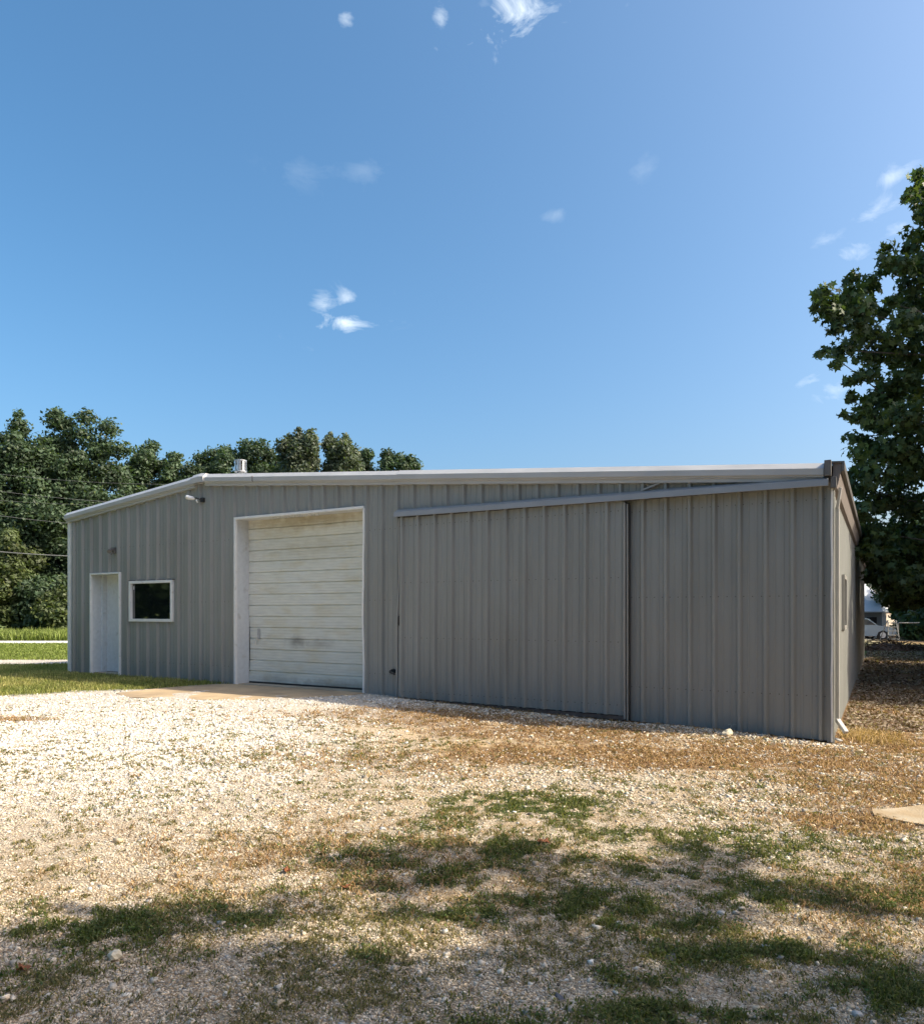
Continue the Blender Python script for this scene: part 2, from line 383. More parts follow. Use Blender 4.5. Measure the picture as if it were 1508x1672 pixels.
m_gutter = material('dark_bronze_gutter', (.13, .125, .12), .45, var=.1)
m_soffit = material('grey_brown_soffit', (.22, .195, .18), .6, var=.08)
m_galv = material('galvanised_metal', (.55, .56, .57), .35, metal=.7, var=.12, scale=20)
m_galv2 = material('pale_grey_downspout', (.50, .49, .46), .5, var=.1, scale=6)
m_roofm = material('roof_sheet', (.5, .5, .48), .4, metal=.2, var=.1)
m_smear = material('dark_grime', (.16, .15, .14), .7)
gl = bpy.data.materials.new('dark_window_glass'); gl.use_nodes = True
pg = gl.node_tree.nodes['Principled BSDF']; pg.inputs['Base Color'].default_value = (.008, .012, .011, 1); pg.inputs['Roughness'].default_value = .03; pg.inputs['IOR'].default_value = 1.8
pg.inputs['Specular IOR Level'].default_value = 1.0

# ------------------------------------------------------------------ BUILDING
XL, XR, XP = -8.0, 6.89, -3.8
DEP = 18.5
def ztop(x): return 4.18 - .107 * (XP - x) if x < XP else 4.18 - .0815 * (x - XP)
def profile(x0, x1, phase=0., pitch=.305, h=.048, minor=True):
    pts = [(x0, 0)]
    k = math.floor((x0 - phase) / pitch) - 1
    while True:
        c = phase + k * pitch; k += 1
        if c > x1 + pitch: break
        for dx, y in ((-.042, 0), (-.016, h), (.016, h), (.042, 0)): pts.append((c + dx, y))
        if minor:
            for q in (.34, .66):
                m0 = c + pitch * q
                for dx, y in ((-.016, 0), (-.007, .006), (.007, .006), (.016, 0)): pts.append((m0 + dx, y))
    inner = [q for q in pts[1:] if x0 < q[0] < x1]
    def at(x):
        full = sorted(pts[1:])
        for a, b in zip(full, full[1:]):
            if a[0] <= x <= b[0]: return a[1] + (b[1] - a[1]) * (x - a[0]) / max(b[0] - a[0], 1e-9)
        return 0
    return [(x0, at(x0))] + sorted(inner) + [(x1, at(x1))]
def ribbed(mb, x0, x1, zt, zb, place, phase=0., openings=(), h=.048, rows=(), screw=.006):
    pr = profile(x0, x1, phase, h=h)
    cuts = sorted({c for o in openings for c in o[:2] if x0 < c < x1})
    out = []
    for a, b in zip(pr, pr[1:]):
        out.append(a)
        for c in cuts:
            if a[0] < c < b[0]: out.append((c, a[1] + (b[1] - a[1]) * (c - a[0]) / (b[0] - a[0])))
    out.append(pr[-1])
    for a, b in zip(out, out[1:]):
        if b[0] - a[0] < 1e-6: continue
        mid = (a[0] + b[0]) / 2; iv = [(None, None)]
        segs = [(zb, zt)]
        for (oa, ob, oz0, oz1) in openings:
            if oa <= mid <= ob:
                segs = []
                if oz0 > zb(mid) + .02: segs.append((zb, lambda x, z=oz0: z))
                segs.append((lambda x, z=oz1: z, zt))
        for f0, f1 in segs:
            mb.poly([place(a[0], a[1], f0(a[0])), place(b[0], b[1], f0(b[0])), place(b[0], b[1], f1(b[0])), place(a[0], a[1], f1(a[0]))])
    # screw rows on the flats
    k0 = math.floor((x0 - phase) / .305)
    for rz in rows:
        for k in range(k0, k0 + int((x1 - x0) / .305) + 2):
            for q in (.16, .5, .84):
                x = phase + (k + q) * .305 + .003 * math.sin(k * 7 + rz)
                zz = rz(x) if callable(rz) else rz
                if not (x0 + .02 < x < x1 - .02) or zz > zt(x) - .05 or zz < zb(x) + .03: continue
                if any(oa - .02 < x < ob + .02 and oz0 - .02 < zz < oz1 + .02 for oa, ob, oz0, oz1 in openings): continue
                e = screw
                c = [place(x - e, .005, zz - e), place(x + e, .005, zz - e), place(x + e, .005, zz + e), place(x - e, .005, zz + e)]
                mb.poly(c, 1)
BLD = empty('metal_building', (BO[0], BO[1], 0), BROT)
tag(BLD, 'long low grey ribbed steel workshop building with white trimmed openings', 'building')
GAR = (-2.93, 0.0, .22, 3.268); DOOR = (-7.235, -6.30, .2, 2.355); WIN = (-5.965, -4.65, 1.365, 2.19)
def fplace(x, d, z): return (x, -d, z)
mb = MB()
zb_f = lambda x: (.2 if x < .5 else .2 - .175 * (x - .5) / 6.4) - (.0 if x > 4.4 else .06)
ribbed(mb, XL + .03, XR - .02, lambda x: ztop(x) - .05, zb_f, fplace, phase=.06, openings=(GAR, DOOR, WIN), rows=(.55, 1.75, 2.9))
mb.build('front_wall', [m_side, m_screw], BLD)
# side walls and back wall
mb = MB()
splace = lambda t, d, z: (XR + d, t, z)
RW = (2.25, 3.0, 1.3, 2.1)
ribbed(mb, .02, DEP, lambda t: 2.98, lambda t: .03, splace, phase=.17, openings=(RW,), rows=(.9, 1.9), h=.018)
mb.build('right_wall', [m_side, m_screw], BLD)
mb = MB()
ribbed(mb, .02, DEP, lambda t: ztop(XL) - .05, lambda t: .1, lambda t, d, z: (XL - d, t, z), phase=.1)
mb.build('left_wall', [m_side, m_screw], BLD)
mb = MB()
ribbed(mb, XL + .02, XR - .02, lambda x: ztop(x) - .05, lambda x: -.1, lambda x, d, z: (x, DEP + d, z), phase=.1)
mb.build('back_wall', [m_side, m_screw], BLD)
# roof: two slopes with thickness and ribs
mb = MB()
def rslope(x0, x1):
    k = 0; t = -.02
    while t < DEP:
        t1 = min(t + .61, DEP + .1)
        for (a, b, hh) in ((t, t1 - .06, .0), (t1 - .06, t1, .03)):
            mb.box(0, 0, 0, 0, 0, 0) if False else None
            p0 = [(x0, a, ztop(x0) - .02 + hh), (x1, a, ztop(x1) - .02 + hh), (x1, b, ztop(x1) - .02 + hh), (x0, b, ztop(x0) - .02 + hh)]
            mb.poly(p0)
            if hh:
                for yy in (a, b):
                    mb.poly([(x0, yy, ztop(x0) - .02), (x1, yy, ztop(x1) - .02), (x1, yy, ztop(x1) + .01), (x0, yy, ztop(x0) + .01)])
        t = t1
rslope(XL - .05, XP); rslope(XP, XR + .12)
mb.build('roof', m_roofm, BLD)
# rake trims on the front gable
prof = [(-.06, -.005), (.045, .0), (.125, -.075), (.125, -.15), (.10, -.16), (.10, -.175), (.075, -.18), (.075, -.225), (-.005, -.225)]
def rake(x0, x1, dz=0, dd=0, name='rake_trim', mat=None):
    mb = MB()
    f = lambda x: (lambda q: (x, -(q[0] + (dd if q[0] > .03 else 0)), ztop(x) + q[1] + dz))
    mb.extrude(prof, f(x0), f(x1)); return mb.build(name, mat or m_rake, BLD)
rake(XL - .06, -3.98); rake(-3.70, .735); rake(.735, 6.81, .004, .008)
mb = MB()
cp = [(-.06, .012), (.07, .012), (.145, -.06), (.145, -.165), (-.0, -.165)]
f0 = lambda q: (-4.01, -q[0], ztop(-4.01) + q[1]); f1 = lambda q: (XP, -q[0], ztop(XP) + q[1]); f2 = lambda q: (-3.68, -q[0], ztop(-3.68) + q[1])
mb.extrude(cp, f0, f1); mb.extrude(cp, f1, f2)
mb.build('ridge_cap', m_rake, BLD)
# seam strips on the rake
mb = MB(); mb.box(-2.42, -2.41, -.133, -.10, ztop(-2.4) - .16, ztop(-2.4) - .06)
mb.build('trim_seam', m_screw, BLD)
# white left corner trim, grey right corner trim
mb = MB(); mb.box(XL - .03, XL + .05, -.045, .0, .16, ztop(XL) - .20); mb.box(XL - .05, XL - .031, -.045, .09, .16, ztop(XL) - .2)
mb.build('corner_trim', m_white, BLD, bevel=.004)
mb = MB(); mb.box(XR - .05, XR - .004, -.022, .0, .0, 3.1); mb.box(XR + .0085, XR + .03, -.04, .09, .0, 3.04)
mb.build('corner_trim', m_side, BLD, bevel=.004)
mb = MB(); pts = [(XR + .002 + .004 * math.sin(i * 1.7), -.05, .02 + i * .25) for i in range(13)]
for a, b in zip(pts, pts[1:]): mb.bar(a, b, .02, .025)
mb.build('corner_edge', m_white, BLD)
# eave gutter along the right side
mb = MB()
gp = [(.0, 2.97), (.055, 3.02), (.10, 3.22), (.105, 3.305), (.08, 3.31), (.02, 3.315)]
mb.extrude(gp, lambda q: (XR + q[0], -.02, q[1]), lambda q: (XR + q[0], DEP + .1, q[1]))
mb.build('gutter', m_soffit, BLD)
mb = MB(); mb.extrude([(.102, 3.20), (.135, 3.22), (.135, 3.325), (.0, 3.335), (.0, 3.318), (.11, 3.308)], lambda q: (XR + q[0], -.05, q[1]), lambda q: (XR + q[0], DEP + .1, q[1]))
mb.build('gutter_lip', m_gutter, BLD)
mb = MB(); mb.box(6.818, 6.892, -.16, .02, 3.15, 3.335); mb.build('gutter_end_box', m_gutter, BLD, bevel=.006)
mb = MB(); mb.box(6.882, 6.945, -.12, -.03, 3.01, 3.14); mb.build('trim_end_cap', m_gutter, BLD, bevel=.006)
# downspout on the right wall near the corner with a kicked-out foot
mb = MB(); mb.bar((XR + .085, .16, 3.05), (XR + .05, .18, 2.80), .035, .05); mb.bar((XR + .05, .18, 2.82), (XR + .05, .18, .24), .045, .035)
mb.bar((XR + .05, .18, .26), (XR + .15, .05, .13), .055, .045); mb.bar((XR + .03, .06, .05), (XR + .10, -.03, .04), .05, .02)
mb.build('downspout', m_galv2, BLD, bevel=.008)
# sliding door track cover
TX0, TX1 = .69, 6.86
def trackz(x): return 3.19 - .006 * (x - TX0)
mb = MB(); cprof = [(-.0, .0), (.04, .0), (.15, -.05), (.16, -.125), (.145, -.128), (.135, -.06), (.04, -.03), (.0, -.03)]
segs = [(TX0, 2.7), (2.7, 4.75), (4.75, TX1)]
for i, (a, b) in enumerate(segs):
    e = .003 * i
    mb.extrude(cprof, lambda q: (a, -(q[0] + e), trackz(a) + q[1] + e), lambda q: (b, -(q[0] + e), trackz(b) + q[1] + e))
mb.build('track_cover', m_cover, BLD)
mb = MB(); mb.box(TX0 + .05, TX1 - .1, -.10, -.04, 3.05, 3.10); mb.build('door_track', m_dark, BLD)
# small diagonal braces under the rake
for xa, za, xb, zb2 in ((1.60, 3.56, 1.88, 3.60), (4.62, 3.17, 4.95, 3.28), (5.95, 3.14, 6.35, 3.21)):
    mb = MB(); mb.bar((xa, -.05, za), (xb, -.05, zb2), .03, .022); mb.build('brace', m_trim, BLD)
# sliding door (part), ribbed, a little proud of the wall
sd = empty('sliding_door'); sd.parent = BLD
mb = MB()
zdt = lambda x: 3.075; zdb = lambda x: .205 - .011 * (x - .7)
ribbed(mb, .735, 4.40, zdt, zdb, lambda x, d, z: (x + .012 * math.sin((z - .2) * 1.1) - .014 * (3.0 - z) / 2.8, -.075 - d - .03 * max(0, (1.1 - x)) * (1 - (z - .2) / 2.9), z), phase=.06 + .14, rows=(.3, 1.15, 2.02, 2.92), screw=.006)
mb.poly([(.735, -.075, .2), (.735, -.035, .2), (.735, -.035, 3.07), (.735, -.075, 3.07)])
mb.build('door_sheet', [m_side, m_screw], sd)
mb = MB(); pts = []
for i in range(13):
    z = .2 + i * .237; pts.append((.70 + .05 * (i / 12) ** .7 + .008 * math.sin(i), -.075 - .012 * math.sin(i * .5), z))
for a, b in zip(pts, pts[1:]): mb.bar(a, b, .022, .05)
mb.build('edge_strip', m_trim, sd)
mb = MB(); mb.box(4.402, 4.425, -.118, -.045, .12, 3.02)
mb.build('edge_strip', m_trim, sd, bevel=.004)
mb = MB(); mb.box(4.4255, 4.475, -.06, -.042, .10, 3.02); mb.build('edge_gap_shade', m_dark, sd)  # solid dark strip stands in for shade in the gap beside the door
mb = MB(); mb.box(4.442, 4.456, -.112, -.0605, .10, 3.0); mb.build('edge_angle', m_side, sd)
mb = MB(); mb.bar((.72, -.06, .165), (4.40, -.06, .125), .03, .05); mb.build('bottom_rail', m_rust, sd)
mb = MB(); mb.bar((.72, -.02, .185), (4.40, -.02, .14), .02, .14); mb.build('bottom_gap_shade', m_dark, sd)  # dark bar painting the shade of the gap under the door
mb = MB(); mb.tube([(.765, -.085, 1.50), (.765, -.13, 1.48), (.768, -.13, 1.36), (.768, -.085, 1.33)], .01, 6); mb.box(.752, .79, -.092, -.085, 1.36, 1.52)
mb.build('door_latch', m_dark, sd)
# roll-up door in its deep white recess
x0, x1, z0, z1 = GAR; DD = .30
mb = MB(); mb.box(x0 - .035, x0 + .012, -.05, -.0, z0 - .02, z1 + .035); mb.box(x0 + .0125, x1 + .02, -.05, .0, z1 - .008, z1 + .035)
mb.build('opening_trim', m_white, BLD, bevel=.003)
mb = MB(); pts = [(x1 + .012 + .012 * math.sin(i * .9) * (i < 8) + .012 * (i > 9), z0 - .02 + i * (z1 - z0 + .01) / 12) for i in range(13)]
for a, b in zip(pts, pts[1:]): mb.bar((a[0], -.032, a[1]), (b[0], -.032, b[1]), .035, .05)
mb.build('opening_trim', m_white, BLD)
mb = MB(); mb.box(x0 - .03, x0, .0, DD, z0, z1); mb.build('jamb_panel', m_wpanel, BLD)
mb = MB(); mb.box(x1 + .001, x1 + .03, .0, DD, z0, z1); mb.build('jamb_panel', m_wpanel, BLD)
mb = MB(); mb.box(x0, x1, .0, DD, z1, z1 + .02)
for i in range(9): mb.box(x0 + .75 + i * .13, x0 + .75 + i * .13 + random.uniform(.03, .09), .10, .12, z1 - random.uniform(.015, .035), z1 - .001)
mb.build('header_panel', m_wpanel, BLD)
ru = empty('roll_up_door'); ru.parent = BLD
mb = MB(); z = z0 + .03; zz = []
pitch = .2045
while z < z1:
    for dz, d in ((0, .024), (.010, .0), (.046, .0), (.051, .006), (.056, .0), (.096, .0), (.101, .006), (.106, .0), (.146, .0), (.151, .006), (.156, .0), (.192, .0), (.2035, .024)):
        zz.append((z + dz, d))
    z += pitch
zz = [q for q in zz if q[0] < z1 + .01]
nxs = 12; xs = np.linspace(x0, x1, nxs)
bow = lambda x, z: .012 * math.sin(x * 2.1 + z * 1.7) + .008 * math.sin(x * 5 + z * 4)
sag = lambda x, z: -.012 * math.sin((x - x0) / (x1 - x0) * math.pi) * (1 - (z - z0) / 3) * 0
for a, b in zip(zz, zz[1:]):
    for i in range(nxs - 1):
        mb.poly([(xs[i], DD + a[1] + bow(xs[i], a[0]), a[0]), (xs[i + 1], DD + a[1] + bow(xs[i + 1], a[0]), a[0]), (xs[i + 1], DD + b[1] + bow(xs[i + 1], b[0]), b[0]), (xs[i], DD + b[1] + bow(xs[i], b[0]), b[0])])
# dirt and tone patches on the leaf
nt, lt = m_roll.node_tree.nodes, m_roll.node_tree.links
tcx = nt.new('ShaderNodeTexCoord'); pr_ = nt['Principled BSDF']; src = pr_.inputs['Base Color'].links[0].from_socket
def dirt_tone(src, c, r, stc, col=(.22, .21, .20)):
    mpn = nt.new('ShaderNodeMapping'); mpn.vector_type = 'POINT'; mpn.inputs['Location'].default_value = [-c[i] / r[i] for i in range(3)]; mpn.inputs['Scale'].default_value = [1 / q for q in r]
    lt.new(tcx.outputs['Object'], mpn.inputs[0])
    ln = nt.new('ShaderNodeVectorMath'); ln.operation = 'LENGTH'; lt.new(mpn.outputs[0], ln.inputs[0])
    ns = nt.new('ShaderNodeTexNoise'); ns.inputs['Scale'].default_value = 7; ns.inputs['Detail'].default_value = 7; lt.new(tcx.outputs['Object'], ns.inputs['Vector'])
    ad = nt.new('ShaderNodeMath'); ad.operation = 'MULTIPLY_ADD'; lt.new(ns.outputs[0], ad.inputs[0]); ad.inputs[1].default_value = 1.2; lt.new(ln.outputs['Value'], ad.inputs[2])
    mr = nt.new('ShaderNodeMapRange'); mr.inputs['From Min'].default_value = 1.6; mr.inputs['From Max'].default_value = .6; mr.inputs['To Max'].default_value = stc; lt.new(ad.outputs[0], mr.inputs[0])
    mx = nt.new('ShaderNodeMix'); mx.data_type = 'RGBA'; lt.new(mr.outputs[0], mx.inputs['Factor']); lt.new(src, mx.inputs['A']); mx.inputs['B'].default_value = (*col, 1)
    return mx.outputs['Result']
src = dirt_tone(src, (-1.75, .30, 1.02), (.32, 2, .13), .75); src = dirt_tone(src, (-1.2, .30, 1.0), (.4, 2, .12), .45)
src = dirt_tone(src, (-.7, .30, .27), (1.2, 2, .14), .7, (.25, .22, .17)); src = dirt_tone(src, (-2.2, .30, .3), (.9, 2, .12), .4, (.3, .27, .22))
src = dirt_tone(src, (-1.4, .30, 3.22), (2.2, 2, .22), .8, (.36, .30, .19)); src = dirt_tone(src, (-1.5, .30, 2.7), (2.0, 2, .3), .35, (.42, .38, .25))  # tan band across the top of the leaf, fainter beige one below it
lt.new(src, pr_.inputs['Base Color'])
mb.build('door_slats', m_roll, ru)
mb = MB(); mb.box(x0 + .22, x0 + .29, DD - .014, DD - .002, 1.05, 1.25); mb.box(x0 + .235, x0 + .275, DD - .018, DD - .0142, 1.12, 1.23, 0); mb.tube([(x0 + .26, DD - .03, 1.08), (x0 + .22, DD - .04, 1.05), (x0 + .215, DD - .04, .95)], .012, 6)
mb.build('door_handle', m_galv, ru)
mb = MB(); mb.box(x0 + .02, x1 - .02, DD - .02, DD + .02, z0 + .012, z0 + .032); mb.build('bottom_seal', m_dark, ru)
mb = MB(); mb.box(x0 + .002, x1 - .002, .03, DD + .3, z0 - .06, z0 + .012)
m_conc0 = material('worn_concrete', (.42, .36, .27), .9, var=.15, scale=5, bump=.3, bscale=60, col2=(.28, .22, .15), mask=(.45, .7), mscale=2.5)
mb.build('threshold', m_conc0, BLD)
# personnel door in its recess
x0, x1, z0, z1 = DOOR; D2 = .30
mb = MB(); mb.box(x0 - .03, x0 + .006, -.05, .0, z0, z1 + .03); mb.box(x0 + .0065, x1 - .006, -.05, .0, z1 - .004, z1 + .03); mb.box(x1 - .0055, x1 + .03, -.05, .0, z0, z1 + .03)
mb.build('door_trim', m_white, BLD, bevel=.003)
mb = MB(); mb.box(x0 - .03, x0, .0, D2, z0, z1); mb.box(x1, x1 + .03, .0, D2, z0, z1); mb.box(x0, x1, .0, D2, z1, z1 + .02)
mb.box(x0 + .0005, x0 + .05, D2 - .10, D2 - .001, z0, z1 - .001)
mb.build('jamb_panel', m_wpanel, BLD)
mb = MB(); mb.box(x0, x1, D2, D2 + .04, z0 + .08, z1 - .001)
dr = mb.build('entry_door', m_wpanel, BLD)
mb = MB(); mb.tube([(x1 - .09, D2, 1.18), (x1 - .09, D2 - .06, 1.18)], [.025, .032], 10); mb.build('handle', m_galv, dr)
mb = MB(); mb.box(x0 + .001, x1 - .001, .02, D2 + .04, z0 - .02, z0 + .07); mb.build('door_sill', m_conc0, BLD)
# window
x0, x1, z0, z1 = WIN
wn_ = empty('window'); wn_.parent = BLD
mb = MB(); t = .055
mb.box(x0, x1, -.055, .03, z0, z0 + t); mb.box(x0, x1, -.055, .03, z1 - t, z1); mb.box(x0, x0 + t, -.055, .03, z0 + t, z1 - t); mb.box(x1 - t, x1, -.055, .03, z0 + t, z1 - t)
mb.build('window_frame', m_white, wn_, bevel=.004)
mb = MB(); mb.box(x0 + t, x1 - t, .0, .012, z0 + t, z1 - t); mb.build('pane', gl, wn_)
mb = MB(); mb.box(x0 + t + .03, x0 + t + .055, -.004, -.001, z1 - t - .12, z1 - t - .05); mb.build('sticker', m_white, wn_)
mb = MB(); mb.box(x0 - .02, x1 + .02, -.04, .02, z1 + .0005, z1 + .014); mb.build('drip_cap', m_screw, wn_)
# window on the right wall
wn2 = empty('window'); wn2.parent = BLD; y0, y1, z0, z1 = RW
mb = MB()
mb.box(XR, XR + .05, y0, y1, z0, z0 + t); mb.box(XR, XR + .05, y0, y1, z1 - t, z1); mb.box(XR, XR + .05, y0, y0 + t, z0 + t, z1 - t); mb.box(XR, XR + .05, y1 - t, y1, z0 + t, z1 - t)
mb.build('window_frame', m_trim, wn2)
mb = MB(); mb.box(XR - .02, XR + .0, y0 + t, y1 - t, z0 + t, z1 - t); mb.build('pane', gl, wn2)
# wall lamps
wl1 = empty('wall_lamp'); wl1.parent = BLD; wl1.location = (.10, 0, 0)
mb = MB(); mb.box(-3.95, -3.88, -.06, -.0, 3.65, 3.73); mb.tube([(-3.92, -.06, 3.69), (-3.97, -.12, 3.72), (-4.02, -.16, 3.71)], .012, 6); mb.build('bracket', m_dark, wl1)
mb = MB(); mb.tube([(-4.0, -.14, 3.70), (-4.03, -.17, 3.712), (-4.11, -.22, 3.735), (-4.135, -.235, 3.73)], [.018, .036, .044, .034], 12); mb.tube([(-3.985, -.12, 3.69), (-3.97, -.10, 3.63)], .014, 8)
mb.build('lamp_head', m_white, wl1, smooth=True)
wl2 = empty('wall_lamp'); wl2.parent = BLD
mb = MB(); mb.box(-6.50, -6.42, -.06, .0, 2.78, 2.90); mb.tube([(-6.46, -.05, 2.86), (-6.44, -.14, 2.84), (-6.38, -.2, 2.80)], [.03, .035, .045], 8); mb.tube([(-6.47, -.05, 2.80), (-6.48, -.09, 2.75)], .015, 6)
mb.build('lamp_head', m_smear, wl2)
# pipe stub with tap, small foundation vent marks
mb = MB(); mb.tube([(.585, .0, .60), (.585, -.09, .60)], .03, 10); mb.tube([(.585, -.085, .605), (.66, -.12, .585), (.685, -.12, .56)], .014, 6); mb.tube([(.585, -.0, .60), (.585, -.04, .60)], .045, 10)
mb.build('water_tap', m_dark, BLD)
mb = MB(); m_mark = material('pale_stencil_paint', (.50, .50, .47), .8, var=.3, scale=60)
def stroke(a, b, wd=.008): mb.bar((a[0], -.0085, a[1]), (b[0], -.0085, b[1]), .003, wd)
ox, oz = 5.715, .062; hgt = .078; sk = .014
for pts_ in ([(0, 0), (.0 + sk * .5, hgt * .9), (.022 + sk, hgt), (.034 + sk, hgt * .8), (.026, .01)], [(.0, 0), (.026, .002)],
             [(.044 + sk, hgt), (.078 + sk, hgt)], [(.055 + sk, hgt), (.047, 0)], [(.080 + sk, hgt), (.112 + sk, hgt)], [(.088 + sk, hgt), (.078, 0)], ):
    for a, b in zip(pts_, pts_[1:]): stroke((ox + a[0], oz + a[1]), (ox + b[0], oz + b[1]))
mb.build('stencilled_mark', m_mark, BLD)
# roof vent behind the rake
vt = empty('roof_vent'); vt.parent = BLD; vx, vy = -3.42, .55; vz = ztop(vx)
mb = MB(); mb.tube([(vx, vy, vz - .05), (vx, vy, vz + .14)], .07, 14); mb.build('pipe', m_galv, vt, smooth=True)
mb = MB()
for k in range(14):
    a = 2 * math.pi * k / 14; b = 2 * math.pi * (k + (.72 if k % 4 else .35)) / 14
    for r in (.112,):
        q = [(vx + r * math.cos(c), vy + r * math.sin(c)) for c in (a, b)]
        mb.poly([(q[0][0], q[0][1], vz + .15), (q[1][0], q[1][1], vz + .15), (q[1][0], q[1][1], vz + .36), (q[0][0], q[0][1], vz + .36)])
mb.tube([(vx, vy, vz + .34), (vx, vy, vz + .36)], .118, 16); mb.tube([(vx, vy, vz + .13), (vx, vy, vz + .15)], .116, 16)
mb.build('vent_cowl', m_galv, vt)
mb = MB(); mb.tube([(vx, vy, vz + .15), (vx, vy, vz + .34)], .06, 12); mb.build('vent_core', m_dark, vt)

# ------------------------------------------------------------------ concrete apron and slab fragment
m_conc = material('tan_dusty_concrete', (.50, .37, .22), .95, var=.14, scale=3, bump=.3, bscale=50, col2=(.36, .27, .17), mask=(.4, .65), mscale=1.6)
def apron(pts, z, th, name, mat):
    mb = MB(); mb.poly([(x, y, z + float(gz(x, y)) * 0) for x, y in pts])
    n_ = len(pts)
    for i in range(n_):
        a, b = pts[i], pts[(i + 1) % n_]; mb.poly([(a[0], a[1], z), (b[0], b[1], z), (b[0], b[1], z - th), (a[0], a[1], z - th)])
    return mb
def L2W(x, y): return (BO[0] + BU[0] * x + BV[0] * y, BO[1] + BU[1] * x + BV[1] * y)
ap = [L2W(-3.0, -.052), L2W(-3.25, -.3), L2W(-3.5, -1.2), L2W(-3.45, -2.1), L2W(-2.8, -2.35), L2W(-1.8, -2.15), L2W(-.9, -1.7), L2W(-.3, -.9), L2W(.02, -.35), L2W(.03, -.052)]
tag(apron(ap, .232, .15, 'a', m_conc).build('concrete_apron', m_conc), kind='structure')
m_slab = material('pale_concrete_slab', (.50, .42, .29), .9, var=.2, scale=6, bump=.5, bscale=50, col2=(.36, .27, .16), mask=(.42, .6), mscale=3)
fr = [(3.13, 5.52), (3.2, 5.72), (3.6, 5.8), (4.6, 5.6), (4.9, 4.7), (4.2, 4.5), (3.6, 4.95), (3.28, 5.36)]
gzf = float(gz(3.4, 5.4)) + .016
fr = [(a + .03 * math.sin(7 * b + 3 * a), b + .03 * math.sin(9 * a)) for p0_, p1_ in zip(fr, fr[1:] + fr[:1]) for a, b in [(p0_[0] + (p1_[0] - p0_[0]) * q / 4, p0_[1] + (p1_[1] - p0_[1]) * q / 4) for q in range(4)]]
o = apron(fr, gzf, .1, 'b', m_slab).build('slab', m_slab)
tag(o, 'broken flat pale concrete slab lying in dry grass, cut by the right edge', 'slab')

# ------------------------------------------------------------------ STONES, GRASS, STRAW (nobody could count these)
def inside_building(X, Y, mrg=.02):
    s = loc_s(X, Y); t = loc_t(X, Y)
    return (s > XL - .08) & (s < XR + .06) & (t > -mrg) & (t < DEP + .1)
def poly_in(X, Y, pts, grow=0):
    inside = np.zeros(X.shape, bool); j = len(pts) - 1
    for i in range(len(pts)):
        xi, yi = pts[i]; xj, yj = pts[j]
        c = ((yi > Y) != (yj > Y)) & (X < (xj - xi) * (Y - yi) / (yj - yi + 1e-12) + xi); inside ^= c; j = i
    return inside
def wedge(nn, y0, y1, power, margin=1.25):
    """sample around the place in front of the camera, denser near it"""
    uu = rng.random(nn); k = 1 - power
    Y = (y0 ** k + uu * (y1 ** k - y0 ** k)) ** (1 / k) if abs(k) > 1e-6 else y0 * (y1 / y0) ** uu
    X = (rng.random(nn) * 2 - 1) * (.64 * Y * margin + .3); return X, Y
OCT = np.array([[1, 0, 0], [0, 1, 0], [-1, 0, 0], [0, -1, 0], [0, 0, 1], [0, 0, -1]], float)
OF = np.array([[0, 1, 4], [1, 2, 4], [2, 3, 4], [3, 0, 4], [1, 0, 5], [2, 1, 5], [3, 2, 5], [0, 3, 5]])
CUBE = np.array([[-1, -1, -1], [1, -1, -1], [1, 1, -1], [-1, 1, -1], [-1, -1, 1], [1, -1, 1], [1, 1, 1], [-1, 1, 1]], float) * .62
CF = np.array([[0, 3, 2], [0, 2, 1], [4, 5, 6], [4, 6, 7], [0, 1, 5], [0, 5, 4], [1, 2, 6], [1, 6, 5], [2, 3, 7], [2, 7, 6], [3, 0, 4], [3, 4, 7]])
def stones(X, Y, size, name, mat, shape='o'):
    nn = len(X); B, FF = (OCT, OF) if shape == 'o' else (CUBE, CF)
    v = B[None] * (1 + rng.normal(0, .22, (nn, len(B), 3)))
    sx = size * rng.uniform(.7, 1.35, nn); sy = size * rng.uniform(.6, 1.1, nn); sz = size * rng.uniform(.35, .75, nn)
    v = v * np.stack([sx, sy, sz], 1)[:, None, :]
    tl = rng.normal(0, .3, nn); ct, st = np.cos(tl), np.sin(tl)
    y_, z_ = v[..., 1].copy(), v[..., 2].copy(); v[..., 1] = y_ * ct[:, None] - z_ * st[:, None]; v[..., 2] = y_ * st[:, None] + z_ * ct[:, None]
    a = rng.random(nn) * 6.283; ca, sa = np.cos(a), np.sin(a)
    x_, y_ = v[..., 0].copy(), v[..., 1].copy(); v[..., 0] = x_ * ca[:, None] - y_ * sa[:, None]; v[..., 1] = x_ * sa[:, None] + y_ * ca[:, None]
    v += np.stack([X, Y, gz(X, Y) + sz * .35], 1)[:, None, :]
    f = FF[None] + (np.arange(nn) * len(B))[:, None, None]
    g = rng.normal(.9, .26, nn).clip(.25, 1.35); warm = rng.normal(0, .05, nn)
    wmk = white_mask(X, Y); g = g * (1 + .22 * wmk)
    colr = np.stack([g * (1 + warm), g * (1 + .05 * wmk), g * (1 - warm * 1.6) * (1 + .16 * wmk)], 1)
    colr = np.repeat(colr, len(B), 0)
    return np_mesh(name, v.reshape(-1, 3), f.reshape(-1, 3), [mat], {'tint': colr})
m_stone = material('limestone_chips', (.62, .525, .395), .9, var=.12, scale=60, attr='tint', spec=.25)
m_chip = material('pale_pebbles', (.68, .60, .475), .9, var=.12, scale=60, attr='tint', spec=.25)
